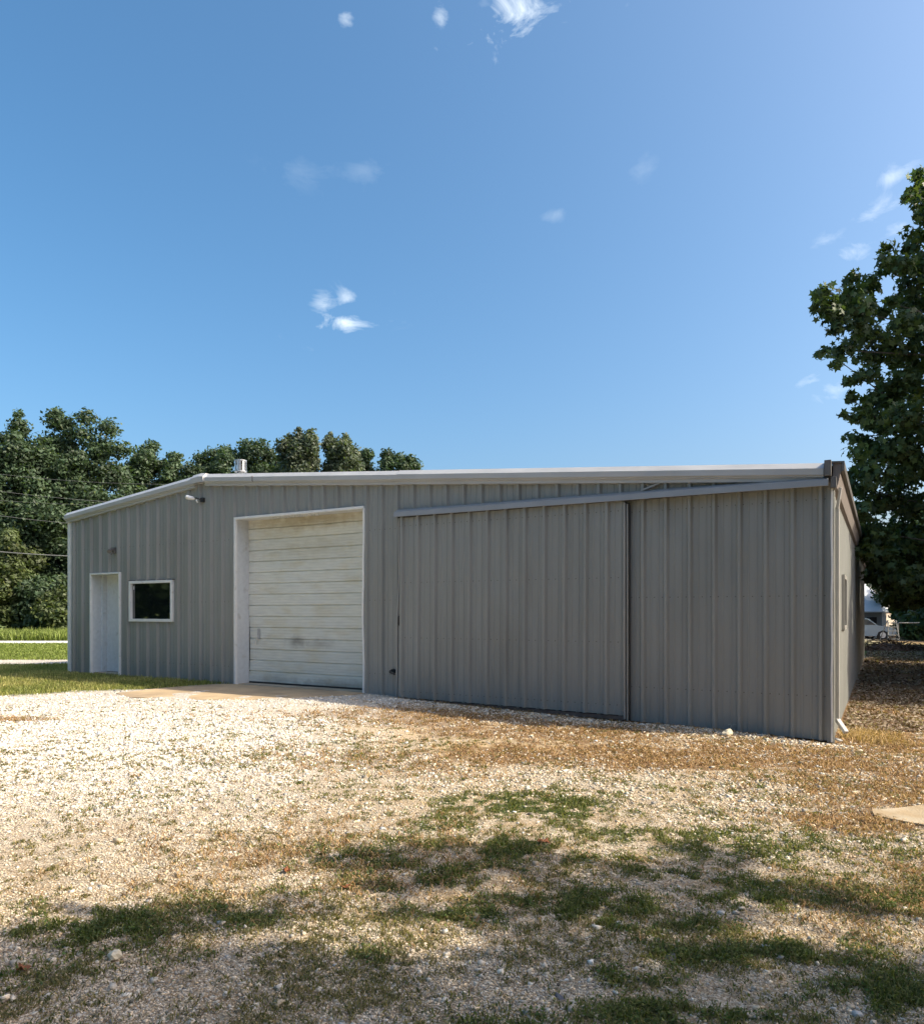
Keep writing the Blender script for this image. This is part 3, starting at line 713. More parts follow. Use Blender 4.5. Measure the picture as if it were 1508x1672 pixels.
def gravel_keep(X, Y, base=1.0):
    g, d, s, lw = covers(X, Y)
    white = white_mask(X, Y)
    patch = sstep(.34, .62, fbm(X * 1.1 + 5, Y * 1.1, 44, 4) + .06 * sstep(6, 4, Y))
    k = (.12 + .8 * np.maximum(patch * .8, white)) * (1 - .85 * np.clip(d, 0, 1)) * (1 - .9 * np.clip(s, 0, 1)) * (1 - lw) * (1 - .55 * np.clip(g, 0, 1))
    k *= ~inside_building(X, Y) * ~poly_in(X, Y, ap) * ~poly_in(X, Y, fr)
    k *= sstep(13.5, 9.5, Y) * (1 - .0 * X)
    return k * base
def scatter(nn, y0, y1, power, keepf):
    X, Y = wedge(nn, y0, y1, power); k = rng.random(nn) < keepf(X, Y); return X[k], Y[k]
X, Y = scatter(330000, 2.1, 9.5, 2.0, lambda X, Y: gravel_keep(X, Y, 1.15))
size = .0016 + .0007 * Y + rng.gamma(2, .0011, len(X))
me1 = stones(X, Y, size, 'fine_gravel', m_stone); tag(link('fine_gravel', me1), 'fine pale limestone chips covering the near yard', 'gravel', kind='stuff')
X, Y = scatter(105000, 4.5, 13.5, 1.5, lambda X, Y: gravel_keep(X, Y) * sstep(4.5, 8.5, Y + .6 * fbm(X, Y, 9)))
size = .006 + .0004 * Y + rng.gamma(2, .0024, len(X))
me2 = stones(X, Y, size, 'white_gravel', m_chip, 'c'); tag(link('white_gravel', me2), 'white crushed stone spread in front of the building', 'gravel', kind='stuff')
X, Y = scatter(2600, 2.3, 10, 1.8, gravel_keep)
size = rng.gamma(2, .003, len(X)) + .007
me3 = stones(X, Y, size, 'coarse_gravel', m_chip, 'c'); tag(link('coarse_gravel', me3), 'larger loose white stones scattered over the fine gravel', 'gravel', kind='stuff')
# gravel strip at the foot of the front wall and lane beyond the lawn
sX = rng.uniform(.6, 7.2, 5000); tX = -np.abs(rng.normal(0, .22, 5000)) - .1 - .12 * (sX < 4.4)
X = BO[0] + BU[0] * sX + BV[0] * tX; Y = BO[1] + BU[1] * sX + BV[1] * tX
me4 = stones(X, Y, .006 + rng.gamma(2, .0035, len(X)), 'wall_gravel', m_chip, 'c'); tag(link('wall_gravel', me4), 'loose stones along the foot of the grey ribbed wall', 'gravel', kind='stuff')

def blades(X, Y, length, width, lean, name, mat, col, colvar=.25, z0=None, segs=2):
    nn = len(X); a = rng.random(nn) * 6.283; dx, dy = np.cos(a), np.sin(a)
    face = rng.random(nn) * 6.283; wx, wy = np.cos(face) * width / 2, np.sin(face) * width / 2
    zb_ = gz(X, Y) if z0 is None else z0
    le = np.abs(lean); vs = []
    p0 = np.stack([X, Y, zb_ - .003], 1); W = np.stack([wx, wy, 0 * wx], 1)
    mid = p0 + np.stack([dx * length * .35 * le, dy * length * .35 * le, length * .55 * np.sqrt(np.clip(1 - (le * .6) ** 2, .05, 1))], 1)
    tip = p0 + np.stack([dx * length * le, dy * length * le, length * np.clip(1 - le * .75, .03, 1)], 1)
    v = np.stack([p0 - W, p0 + W, mid + W * .8, mid - W * .8, tip], 1)
    f = np.array([[0, 1, 2], [0, 2, 3], [3, 2, 4]])[None] + (np.arange(nn) * 5)[:, None, None]
    g = rng.normal(1, colvar, nn).clip(.4, 1.8); c = np.asarray(col, float)
    if c.ndim == 1: c = np.tile(c, (nn, 1))
    colr = np.repeat(c * g[:, None], 5, 0)
    return np_mesh(name, v.reshape(-1, 3), f.reshape(-1, 3), [mat], {'tint': colr})
m_blade = material('grass_blades', (1, 1, 1), .6, var=.1, scale=30, attr='tint', trans=.3, spec=.3)
m_straw = material('dry_straw', (1, 1, 1), .75, var=.1, scale=30, attr='tint', trans=.15, spec=.2)
clear = lambda X, Y: (~inside_building(X, Y)) & (~poly_in(X, Y, fr)) 
def tufts(nn, y0, y1, power, keepf, per, spread):
    X, Y = wedge(nn, y0, y1, power); k = rng.random(nn) < keepf(X, Y); X, Y = X[k], Y[k]
    X = np.repeat(X, per) + rng.normal(0, spread, len(X) * per); Y = np.repeat(Y, per) + rng.normal(0, spread, len(Y) * per); return X, Y
# low green weeds in the yard
kf = lambda X, Y: np.clip(covers(X, Y)[0], 0, 1) * clear(X, Y) * ~poly_in(X, Y, ap)
X, Y = tufts(46000, 2.2, 9.5, 1.6, lambda X, Y: kf(X, Y) ** 1.0, 12, .022)
dens = covers(X, Y)[0]; mixg = np.clip(rng.normal(.5, .28, len(X)) + (5.2 - Y) * .04 + .25 * (dens > .6), 0, 1)[:, None]
cgreen = np.array([.085, .11, .024]) * mixg + np.array([.23, .205, .075]) * (1 - mixg)
me = blades(X, Y, (.020 + .05 * rng.random(len(X)) ** 1.6) * (.7 + .5 * np.clip(dens, 0, 1)), .0045 + .0006 * Y, rng.uniform(.3, 1.15, len(X)), 'weeds', m_blade, cgreen)
tag(link('weeds', me), 'low green weeds growing through the gravel yard', 'weeds', kind='stuff')
# broad little weed leaves among the blades
X, Y = wedge(150000, 2.2, 8.5, 1.6); k = rng.random(len(X)) < np.clip(covers(X, Y)[0] * 1.1, 0, 1) * clear(X, Y) * ~poly_in(X, Y, ap); X, Y = X[k], Y[k]
WEED = (np.stack([X, Y, gz(X, Y) + .008 + .022 * rng.random(len(X))], 1), .004 + .006 * rng.random(len(X)) + .0004 * Y, rng.normal(size=(len(X), 3)) * .5 + np.array([0, 0, 1]),
        (np.array([.07, .12, .03]) + rng.random((len(X), 1)) ** 2 * np.array([.16, .11, .04])) * rng.uniform(.6, 1.3, (len(X), 1)))
# tiny sparse weeds
X, Y = tufts(26000, 2.4, 11.0, 1.5, lambda X, Y: (.12 + .7 * sstep(.5, .7, fbm(X * 1.5, Y * 1.5, 77))) * clear(X, Y) * (1 - covers(X, Y)[3]) * ~poly_in(X, Y, ap), 12, .014)
mixg = rng.random(len(X))[:, None]
me = blades(X, Y, .015 + .03 * rng.random(len(X)), .004 + .0005 * Y, rng.uniform(.5, 1.2, len(X)), 'sprouts', m_blade, np.array([.08, .10, .03]) * mixg + np.array([.30, .23, .10]) * (1 - mixg))
tag(link('sprouts', me), 'tiny scattered yellow green sprouts between the stones', 'weeds', kind='stuff')
# straw / dead grass
X, Y = tufts(75000, 2.4, 15, 1.2, lambda X, Y: np.clip(covers(X, Y)[1], 0, 1) ** 1.1 * clear(X, Y) * ~poly_in(X, Y, ap), 6, .03)
mixg = rng.random(len(X))[:, None]
me = blades(X, Y, .03 + .05 * rng.random(len(X)), .004 + .0006 * Y, rng.uniform(.8, 1.25, len(X)), 'dry_grass', m_straw, np.array([.24, .125, .05]) * mixg + np.array([.47, .33, .17]) * (1 - mixg), .3)
tag(link('dry_grass', me), 'matted brown dead grass in front of the wall', 'dry grass', kind='stuff')
# thin stems of straw everywhere
X, Y = scatter(42000, 2.2, 12, 1.5, lambda X, Y: .6 * clear(X, Y) * (1 - covers(X, Y)[3]) * ~poly_in(X, Y, ap))
me = blades(X, Y, .02 + .04 * rng.random(len(X)), .0022 + .0004 * Y, np.full(len(X), 1.28), 'straw', m_straw, np.array([.26, .18, .10]), .45)
tag(link('straw', me), 'dead stems and straw strewn over the yard', 'straw', kind='stuff')
# tuft of bright dry grass at the building corner
X = rng.normal(5.0, .17, 1700); Y = rng.normal(9.0, .24, 1700); k = clear(X, Y) & (loc_s(X, Y) > 6.95)
X, Y = X[k], Y[k]
me = blades(X, Y, .08 + .1 * rng.random(len(X)), .006, rng.uniform(.3, 1.1, len(X)), 'corner_grass', m_straw, np.array([.44, .31, .15]), .4)
tag(link('straw_tuft', me), 'bright golden tuft of dry grass at the building corner downspout', 'dry grass')
# lawn beside the entry door
X = rng.uniform(-16, -2.5, 150000); Y = rng.uniform(10.5, 18.8, 150000)
k = (rng.random(len(X)) < lawn_mask(X, Y)) & clear(X, Y) & (np.abs(X / Y) < .8) & ~poly_in(X, Y, ap); X, Y = X[k], Y[k]
yel = np.clip(fbm(X * 1.2, Y * 1.2, 61) * 1.5 - .3 + rng.normal(0, .2, len(X)), 0, 1)[:, None]
me = blades(X, Y, .05 + .07 * rng.random(len(X)), .011, rng.uniform(.1, .9, len(X)), 'lawn', m_blade, np.array([.17, .20, .05]) * (1 - yel) + np.array([.42, .37, .15]) * yel)
tag(link('grass', me), 'yellow green grass along the wall below the entry door and window', 'grass', kind='stuff')
X = rng.uniform(-30, -8, 70000); Y = rng.uniform(20.5, 31, 70000); k = clear(X, Y) & (np.abs(X / Y) < .8); X, Y = X[k], Y[k]
me = blades(X, Y, .06 + .08 * rng.random(len(X)), .022, rng.uniform(.2, .9, len(X)), 'far_lawn', m_blade, np.array([.20, .24, .06]), .25)
tag(link('mown_grass', me), 'mown green grass between the gravel lane and the pale road', 'grass', kind='stuff')
X = rng.uniform(-45, -12, 42000); Y = rng.uniform(34.0, 41, 42000); k = np.abs(X / Y) < .8; X, Y = X[k], Y[k]
me = blades(X, Y, .25 + .45 * rng.random(len(X)), .04, rng.uniform(.1, .7, len(X)), 'tall_grass', m_blade, np.array([.19, .23, .06]), .3)
tag(link('tall_grass', me), 'taller unmown grass at the foot of the trees beyond the road', 'grass', kind='stuff')

# leaf litter under the maple
uu = rng.random(60000); Y = 9.5 * (34 / 9.5) ** uu; X = Y * (.40 + .38 * rng.random(len(uu)))
k = clear(X, Y) & (loc_s(X, Y) > 6.93) & (rng.random(len(X)) < sstep(.3, .6, fbm(X * .9, Y * .9, 83, 4)) + .15); X, Y = X[k], Y[k]
mixg = rng.random(len(X))[:, None] ** 1.5
lit_n = rng.normal(size=(len(X), 3)) * .4 + np.array([0, 0, 1]); lit_c = np.stack([X, Y, gz(X, Y) + .015 + .02 * rng.random(len(X))], 1)
tints = (np.array([.50, .42, .32]) * mixg + np.array([.15, .085, .045]) * (1 - mixg)) * rng.uniform(.6, 1.2, (len(X), 1))
LITTER = (lit_c, .02 + .0016 * Y, lit_n, tints)
# loose stones and leaves one can point at
def rock(loc, size, name, label, mat, seed):
    r = random.Random(seed); bm = bmesh.new(); bmesh.ops.create_icosphere(bm, subdivisions=2, radius=1)
    for v in bm.verts:
        d = v.co.normalized(); k = 1 + .22 * math.sin(d.x * 3.1 + seed) * math.cos(d.y * 2.7 + seed * 2) + r.uniform(-.09, .09)
        v.co = Vector((d.x * size[0], d.y * size[1], d.z * size[2])) * k
    me = bpy.data.meshes.new(name); bm.to_mesh(me); bm.free(); me.materials.append(mat)
    o = link(name, me, None, (loc[0], loc[1], float(gz(loc[0], loc[1])) + size[2] * .45)); o.rotation_euler = (.1, .2, r.uniform(0, 6)); tag(o, label, 'stone'); return o
m_rock = material('cream_rock', (.66, .58, .42), .85, var=.12, scale=20, bump=.5, bscale=30)
m_slate = material('slate_chip', (.10, .10, .11), .6, var=.15, scale=30, bump=.3)
x_, y_ = L2W(5.78, -.42); rock((x_, y_), (.085, .06, .05), 'stone', 'large cream stone near the wall below the stencilled mark', m_rock, 3)
rock((-1.48, 3.13), (.04, .03, .022), 'stone', 'pale stone beside the lowest left weed patch', m_rock, 5)
rock((.39, 2.93), (.035, .012, .008), 'slate_chip', 'small dark blue grey slate chip lying on fine gravel', m_slate, 8)
rock((.93, 3.28), (.03, .045, .010), 'slate_chip', 'flat dark slate flake between weeds at lower right', m_slate, 9)
m_leaf = material('dead_leaf', (.26, .09, .03), .7, var=.3, scale=60)
def fallen(loc, size, label, rz):
    mb = MB(); N = 10; pts = []
    for i in range(N):
        a = 2 * math.pi * i / N; r = size * (1 if i % 2 else .6); pts.append((r * math.cos(a), r * .7 * math.sin(a), .012 + .01 * math.sin(i * 1.9)))
    for i in range(N): mb.poly([(0, 0, .004), pts[i], pts[(i + 1) % N]])
    o = mb.build('fallen_leaf', m_leaf, None, (loc[0], loc[1], float(gz(*loc)) + .008)); o.rotation_euler = (.2, .1, rz); tag(o, label, 'leaf')
    sm = o.modifiers.new('thickness', 'SOLIDIFY'); sm.thickness = .0015
fallen((.53, 4.78), .05, 'reddish brown fallen leaf beside the densest weed clump', .4)
fallen((-.99, 4.05 + .1), .035, 'orange fallen leaf on gravel above the shaded weeds', 1.4)
fallen((-1.78, 2.98), .04, 'dark reddish fallen leaf in the lower left shade', 2.2)
fallen((-.62, 3.95), .04, 'brown curled fallen leaf at the shade edge', 3)

# ------------------------------------------------------------------ TREES
MAPLE = []
for k in range(10):
    a = math.pi * 2 * k / 10 + math.pi / 2; r = (1.0 if k % 2 == 0 else .48); MAPLE.append((r * math.cos(a), r * math.sin(a)))
MAPLE = np.array(MAPLE)
def leaves(C, size, normal, kind, tint):
    """C centres (n,3), normals (n,3)"""
    nn = len(C); nrm = normal / np.linalg.norm(normal, axis=1)[:, None]
    ref = rng.normal(size=(nn, 3)); a = np.cross(nrm, ref); a /= np.linalg.norm(a, axis=1)[:, None]; b = np.cross(nrm, a)
    if kind == 'quad':
        sh = np.array([[-1, 0], [0, -.55], [1, 0], [0, .55]]); f0 = np.array([[0, 1, 2], [0, 2, 3]]); fold = np.array([.0, .15, .0, .15])
    else:
        sh = np.vstack([[0, 0], MAPLE]); f0 = np.array([[0, i + 1, (i + 1) % 10 + 1] for i in range(10)]); fold = np.array([0] + [.18 if k % 2 == 0 else 0. for k in range(10)])
    v = C[:, None] + size[:, None, None] * (sh[None, :, :1] * a[:, None] + sh[None, :, 1:] * b[:, None] - fold[None, :, None] * nrm[:, None])
    f = f0[None] + (np.arange(nn) * len(sh))[:, None, None]
    return v.reshape(-1, 3), f.reshape(-1, 3), np.repeat(tint, len(sh), 0)
lv, lf, lc = leaves(LITTER[0], LITTER[1], LITTER[2], 'quad', LITTER[3])
tag(link('leaf_litter', np_mesh('leaf_litter', lv, lf, [m_straw], {'tint': lc})), 'brown leaf litter along the right side of the building', 'leaf litter', kind='stuff')
lv, lf, lc = leaves(WEED[0], WEED[1], WEED[2], 'quad', WEED[3])
tag(link('broadleaf_weeds', np_mesh('broadleaf_weeds', lv, lf, [m_blade], {'tint': lc})), 'small broad leaved weeds mixed into the green patches', 'weeds', kind='stuff')
def m_foliage(name, c, trans=.25):
    return material(name, c, .55, var=.15, scale=.7, attr='tint', trans=trans, spec=.35)
m_bark = material('bark', (.11, .09, .07), .9, var=.3, scale=8, stretch=(1, 1, .3), bump=.8, bscale=20)
m_fol_far = m_foliage('far_foliage', (.058, .092, .047))
m_fol_mid = m_foliage('olive_foliage', (.08, .105, .04))
m_fol_con = m_foliage('conifer_foliage', (.085, .108, .07))
m_fol_near = m_foliage('maple_foliage', (.07, .105, .035), .25)
def clump_leaves(cl, per, lsize, kind, flat=.75, upb=.35):
    """cl: (n,4) centre and radius"""
    cl = np.asarray(cl, float); nn = len(cl); cnt = np.maximum((per * (cl[:, 3] / cl[:, 3].mean()) ** 2).astype(int), 4)
    idx = np.repeat(np.arange(nn), cnt); d = rng.normal(size=(len(idx), 3)); d /= np.linalg.norm(d, axis=1)[:, None]
    rr = rng.random(len(idx)) ** .42 * (1 + .25 * rng.normal(size=len(idx)).clip(-1, 1.6) * .8)
    off = d * rr[:, None] * cl[idx, 3:4]; off[:, 2] *= flat
    C = cl[idx, :3] + off; nrm = d * .7 + rng.normal(size=d.shape) * .6 + np.array([0, 0, upb])
    ct = rng.normal(1, .14, nn).clip(.6, 1.5)[idx]; lt_ = rng.normal(1, .22, len(idx)).clip(.5, 1.8)
    yel = (rng.random(len(idx)) < .05) * .5; g = ct * lt_
    tint = np.stack([g * (1 + yel * 1.2), g * (1 + yel * .7), g], 1)
    return leaves(C, lsize * rng.uniform(.6, 1.25, len(idx)), nrm, kind, tint)
def tree(name, x, y, label, clumps, per, lsize, fol, trunk_h, trunk_r, kind='quad', cat='tree', group=None, limbs=14, flat=.75, crown_name='crown'):
    z = float(gz(x, y)); o = empty(name, (x, y, z)); tag(o, label, cat, group)
    cl = np.asarray(clumps, float).copy(); cl[:, 0] -= x; cl[:, 1] -= y; cl[:, 2] -= z
    v, f, c = clump_leaves(cl, per, lsize, kind, flat)
    link(crown_name, np_mesh('crown', v, f, [fol], {'tint': c}), o)
    if trunk_h:
        mb = MB(); lean = random.uniform(-.3, .3)
        pts = [(lean * (i / 6) ** 2 * trunk_h * .15, .1 * math.sin(i), trunk_h * i / 6 - .15) for i in range(7)]
        mb.tube(pts, [trunk_r * (1.35 if i == 0 else 1 - .11 * i) for i in range(7)], 10)
        order = rng.permutation(len(cl))[:limbs]
        for i in order:
            e = Vector(cl[i, :3]); s0 = Vector(pts[random.randint(2, 6)])
            if s0.z > e.z: s0 = Vector(pts[2])
            m_ = s0.lerp(e, .5) + Vector((random.uniform(-.5, .5), random.uniform(-.5, .5), random.uniform(-.2, .6)))
            q = [s0, s0.lerp(m_, .6), m_, m_.lerp(e, .5), e]
            mb.tube(q, [trunk_r * k * (.5 if kind == 'maple' else 1) for k in (.42, .30, .19, .10, .03)], 6)
        mb.build('trunk', m_bark, o, smooth=True)
    return o
def crown(cx, cy, z0, z1, rx, ry, nn, r, seed, shape='round', jitter=.2):
    g = np.random.default_rng(seed); out = []
    while len(out) < nn:
        d = g.normal(size=3); d /= np.linalg.norm(d); k = g.random() ** .3
        h = (d[2] * k + 1) / 2
        if shape == 'round': wdt = 1.0
        elif shape == 'cone': wdt = (1.25 - h * 1.1) / max(math.sqrt(max(1 - d[2] ** 2, .05)), .35) * .7
        else: wdt = 1.0 + .35 * math.sin(h * 9 + seed)
        lob = 1 + .22 * math.sin(3 * math.atan2(d[1], d[0]) + seed) + .12 * math.sin(5 * d[2] + seed * 2)
        px_, py_, pz_ = cx + d[0] * k * rx * wdt * lob, cy + d[1] * k * ry * wdt * lob, z0 + (z1 - z0) * h
        out.append((px_ + g.normal() * jitter, py_ + g.normal() * jitter, pz_ + g.normal() * jitter, r * g.uniform(.6, 1.3) * (.75 if h > .85 else 1)))
    return out
GRP = 'trees lining the far side of the yard'
# tall group at the left
def at(px, Y): return (px - 754) / 1200 * Y
def zt(py, Y): return 1.55 + (1000 - py) / 1200 * Y
TREES = [ # px centre, Y, half width px, top y, label, shape, material, n clumps
    (22, 46, 70, 688, 'dark broadleaf tree with a thin upright top, leftmost in the photo', 'wavy', m_fol_far, 95),
    (122, 47, 78, 672, 'tallest broad leafy tree of the left group, beside the building corner', 'round', m_fol_far, 120),
    (262, 52, 40, 728, 'smaller dark tree standing in the gap right of the tall group', 'wavy', m_fol_far, 60),
    (378, 55, 66, 728, 'rounded bushy tree rising behind the roof vent', 'round', m_fol_far, 80),
    (492, 52, 36, 706, 'left pointed greyish tree with twin tips above the roof', 'cone', m_fol_con, 75),
    (556, 53, 38, 714, 'right pointed greyish tree above the roll-up door', 'cone', m_fol_con, 75),
    (622, 58, 34, 742, 'low rounded tree top at the right end of the left treeline', 'round', m_fol_far, 45)]
for i, (px, Y, hw, ty, lab, shp, mt, nc) in enumerate(TREES):
    X = at(px, Y); rx = hw / 1200 * Y; top = zt(ty, Y)
    rcl = .95 if hw > 50 else .75
    cl = crown(X, Y, 1.2, top - .5, rx * .92, rx * .85, nc, rcl, 100 + i, shp)
    if i == 0: cl += [(at(30, Y), Y, zt(690, Y), .5), (at(30, Y), Y, zt(675, Y), .35), (at(30, Y), Y, zt(700, Y), .7)]
    if i == 1: cl += [(at(92, Y), Y, zt(688, Y), .8), (at(92, Y), Y, zt(674, Y), .5), (at(140, Y), Y, zt(682, Y), .7), (at(176, Y), Y, zt(700, Y), .8), (at(197, Y), Y, zt(735, Y), .8), (at(186, Y), Y, zt(770, Y), .7), (at(196, Y), Y, zt(820, Y), .6), (at(205, Y), Y, zt(800, Y), .4)]
    if i == 2: cl += [(at(240, Y), Y, zt(738, Y), .7), (at(226, Y), Y, zt(752, Y), .5), (at(285, Y), Y, zt(748, Y), .6), (at(250, Y), Y, zt(728, Y), .5), (at(312, Y), Y, zt(770, Y), .8)]
    if i == 3: cl += [(at(k, Y), Y, zt(py, Y), .7) for k, py in ((328, 750), (348, 742), (368, 738), (402, 728), (425, 728), (440, 742), (455, 758))]
    if i == 4: cl += [(at(k, Y), Y, zt(py, Y), r) for k, py, r in ((488, 702, .22), (488, 712, .4), (487, 724, .6), (506, 704, .22), (505, 714, .4), (505, 728, .6), (472, 716, .3), (472, 726, .5))]
    if i == 5: cl += [(at(k, Y), Y, zt(py, Y), r) for k, py, r in ((539, 710, .22), (539, 720, .4), (540, 732, .6), (564, 712, .22), (565, 722, .4), (565, 734, .6), (578, 740, .5))]
    if i == 6: cl += [(at(k, Y), Y, zt(py, Y), .6) for k, py in ((600, 742), (632, 743), (650, 750), (668, 752), (676, 760), (585, 748))]
    if i > 1:
        top_cl = [c for c in cl if c[2] > top - 3.2 * (1 if i != 6 else .8)]
        cl += [(c[0] + random.uniform(-.4, .4), Y + random.uniform(-1, 1), c[2] - d, max(c[3], .45) * 1.15) for c in cl[nc:] for d in (.7, 1.4, 2.2, 3.0)]
    tree('broadleaf_tree' if shp != 'cone' else 'conifer_tree', X, Y, lab, cl, 560, .135, mt, top * .55, .28, group=GRP, flat=.8 if shp != 'cone' else 1.15)
# dark undergrowth and lower crowns at the left
for i, (px, Y, hw, ty, lab) in enumerate([(-10, 42.5, 60, 850, 'olive green understorey tree at the left edge of the photo'), (60, 43, 40, 930, 'dark leafy bush below the tall left trees'), (100, 42, 30, 960, 'low bush beside the white corner of the building'), (180, 46, 60, 860, 'dark understorey tree hidden behind the left end of the building'), (-90, 44, 80, 700, 'tall tree beyond the left edge of the photo')]):
    X = at(px, Y); rx = hw / 1200 * Y; top = zt(ty, Y)
    tree('bush' if ty > 900 else 'understorey_tree', X, Y, lab, crown(X, Y, .5, top - .3, rx, rx * .6, 50, .7, 300 + i), 480, .14, m_fol_mid if i in (0, 2) else m_fol_far, top * .5, .15, group='understorey at the left', cat='bush' if ty > 900 else 'tree')
# trees west of the yard, outside the frame, mirrored in the dark window
for i, (X, Y) in enumerate([(-22, 9), (-24, 14), (-21, 4.5), (-27, 19), (-23, -1), (-29, 11), (-28, 5)]):
    tree('broadleaf_tree', X, Y, 'roadside tree west of the yard, seen mirrored in the window', crown(X, Y, .6, 11, 3.8, 3.8, 60, 1.2, 400 + i), 160, .3, m_fol_far, 5, .3, group='trees west of the yard')
for i, (X, Y, r, top) in enumerate([(25, -1, 5, 14.5), (28, 6, 5, 15), (22, -6, 4.5, 14), (31, 12, 5, 15), (13, -5, 4, 11), (6.5, -12, 4.2, 12), (-2, -17, 4.5, 12), (19, -9, 4.5, 13), (-11, -19, 4.5, 12), (12, -15, 4.5, 13)]):  # unseen trees, added to keep low sky light off the ribbed wall
    tree('broadleaf_tree', X, Y, 'unseen leafy tree added to block low sky light from behind and right', crown(X, Y, .6, top, r, r, 85, 1.25, 600 + i), 150, .3, m_fol_far, 5, .3, group='unseen trees added as horizon blockers')
# big maple at the right
YM = 16.
mp_in = []
def mc(px, py, r, dy=0): 
    Y = YM + dy; v = P(px, py, Y); mp_in.append((v.x, v.y, v.z, r))
for px, py, r in [(1345, 480, .30), (1352, 500, .34), (1375, 505, .42), (1392, 478, .30), (1390, 455, .22), (1408, 500, .36), (1420, 468, .26), (1425, 455, .2), (1400, 530, .34), (1370, 530, .3), (1440, 510, .22), (1455, 495, .18),
                  (1420, 545, .30), (1395, 560, .26), (1375, 572, .26), (1350, 574, .22), (1338, 577, .14), (1365, 590, .2), (1408, 585, .26), (1430, 580, .3), (1395, 618, .2), (1420, 610, .26), (1383, 621, .12), (1445, 560, .34),
                  (1388, 650, .18), (1380, 677, .14), (1398, 682, .22), (1412, 668, .3), (1432, 650, .34), (1425, 690, .28), (1450, 680, .42), (1455, 635, .36), (1440, 700, .2),
                  (1393, 715, .2), (1400, 740, .28), (1420, 730, .36), (1445, 740, .42), (1393, 775, .2), (1410, 770, .34), (1385, 790, .14), (1430, 775, .4), (1395, 800, .3), (1415, 800, .26),
                  (1446, 404, .18), (1444, 425, .22), (1458, 435, .26), (1475, 432, .3), (1484, 405, .24), (1484, 380, .16), (1500, 430, .42), (1495, 460, .46), (1480, 490, .4), (1500, 500, .5), (1504, 385, .26),
                  (1497, 285, .18), (1500, 300, .24), (1488, 318, .2), (1480, 322, .13), (1504, 335, .24), (1512, 350, .3), (1515, 310, .4),
                  (1475, 530, .4), (1500, 545, .5), (1465, 575, .42), (1490, 590, .5), (1475, 625, .45), (1500, 640, .55), (1480, 680, .5), (1500, 700, .55), (1475, 730, .5), (1500, 760, .55), (1470, 780, .45),
                  (1400, 835, .28), (1425, 825, .34), (1450, 815, .4), (1480, 820, .5), (1500, 830, .5), (1410, 865, .34), (1435, 870, .42), (1465, 865, .45), (1495, 880, .5), (1415, 900, .3), (1440, 915, .4), (1470, 915, .45), (1500, 930, .5),
                  (1425, 940, .24), (1450, 950, .34), (1475, 960, .4), (1500, 975, .4), (1460, 985, .25), (1408, 845, .25), (1450, 930, .4), (1470, 945, .45), (1490, 950, .5), (1500, 905, .5), (1485, 975, .4), (1430, 890, .4), (1400, 870, .2), (1420, 880, .35), (1505, 955, .5)]:
    mc(px, py, r, random.uniform(-.5, .9) + (0 if px < 1450 else random.uniform(-.5, 1.5)))
g2 = np.random.default_rng(55)
while len(mp_in) < 330:
    d = g2.normal(size=3); d /= np.linalg.norm(d); k = g2.random() ** .35
    x, y, z = 15.2 + d[0] * k * 5.4, 16.2 + d[1] * k * 5.6, 7.2 + d[2] * k * 6.3
    if x / y < (.66 if z > 3 else .63) or z < 1.6 or y < 10.6 or (y < 12.5 and x < 11.5): continue
    mp_in.append((x, y, z, g2.uniform(.5, .9)))
tree('maple_tree', 14.6, 16.6, 'big dark green maple with lobed leaves at the right edge of the photo', mp_in, 330, .098, m_fol_near, 7.5, .38, kind='maple', limbs=70)
# shade tree standing to the right of the viewer, its crown shades the near yard
SH = []
def sh(X, Y, r, n_=1):
    r *= 1.28; h = random.uniform(6.2, 7.6); q = Vector((X, Y, 0)) + SUN * (h / SUN.z); SH.append((q.x, q.y, q.z, r))
for X, Y, r in [(-1.75, 3.38, .26), (-1.45, 3.5, .2), (-2.0, 3.15, .2), (-1.15, 3.62, .16), (-1.3, 3.2, .2), (-.9, 3.75, .12),
                (-.75, 4.35, .14), (-.5, 4.42, .22), (-.3, 4.3, .2), (-.05, 4.5, .2), (-.2, 4.1, .18), (.15, 4.35, .22), (.35, 4.7, .16), (.45, 4.45, .2), (.5, 4.1, .2), (.65, 3.85, .24), (.35, 3.8, .2), (.15, 3.65, .16),
                (1.45, 4.75, .14), (1.6, 4.6, .17), (1.35, 4.5, .15), (1.2, 4.3, .2), (1.5, 4.25, .2), (1.75, 4.1, .2), (1.95, 3.95, .16), (1.0, 4.1, .2), (.85, 4.35, .15), (1.3, 3.95, .2), (2.1, 3.8, .1), (1.05, 3.7, .2),
                (-.3, 3.75, .12), (-.45, 4.0, .12), (.9, 3.4, .18), (1.2, 3.35, .18), (.5, 3.4, .2), (.2, 3.3, .16), (1.5, 3.2, .18), (1.8, 3.05, .2), (2.1, 2.95, .2), (2.4, 3.0, .2)]:
    sh(X, Y, r)
g3 = np.random.default_rng(9)
for X in np.arange(-2.4, 3.2, .22):
    for Y in (3.05, 2.85, 2.65, 2.4, 2.15):
        if g3.random() < (.12 if (-1.5 < X < -.9 and 2.6 < Y < 2.9) else .0): continue
        if abs(X + .2) < .12 and Y == 3.05: continue
        sh(X + g3.normal() * .08, Y + g3.normal() * .05, .19)
for i in range(110):
    X, Y = g3.uniform(-2.5, 6), g3.uniform(-4, 1.9); sh(X, Y, .45)
tree('shade_tree', 9.6, .2, 'tree beside the viewer whose leafy crown casts the dappled foreground shade', SH, 125, .085, m_fol_near, 6.6, .26, kind='quad', limbs=60)
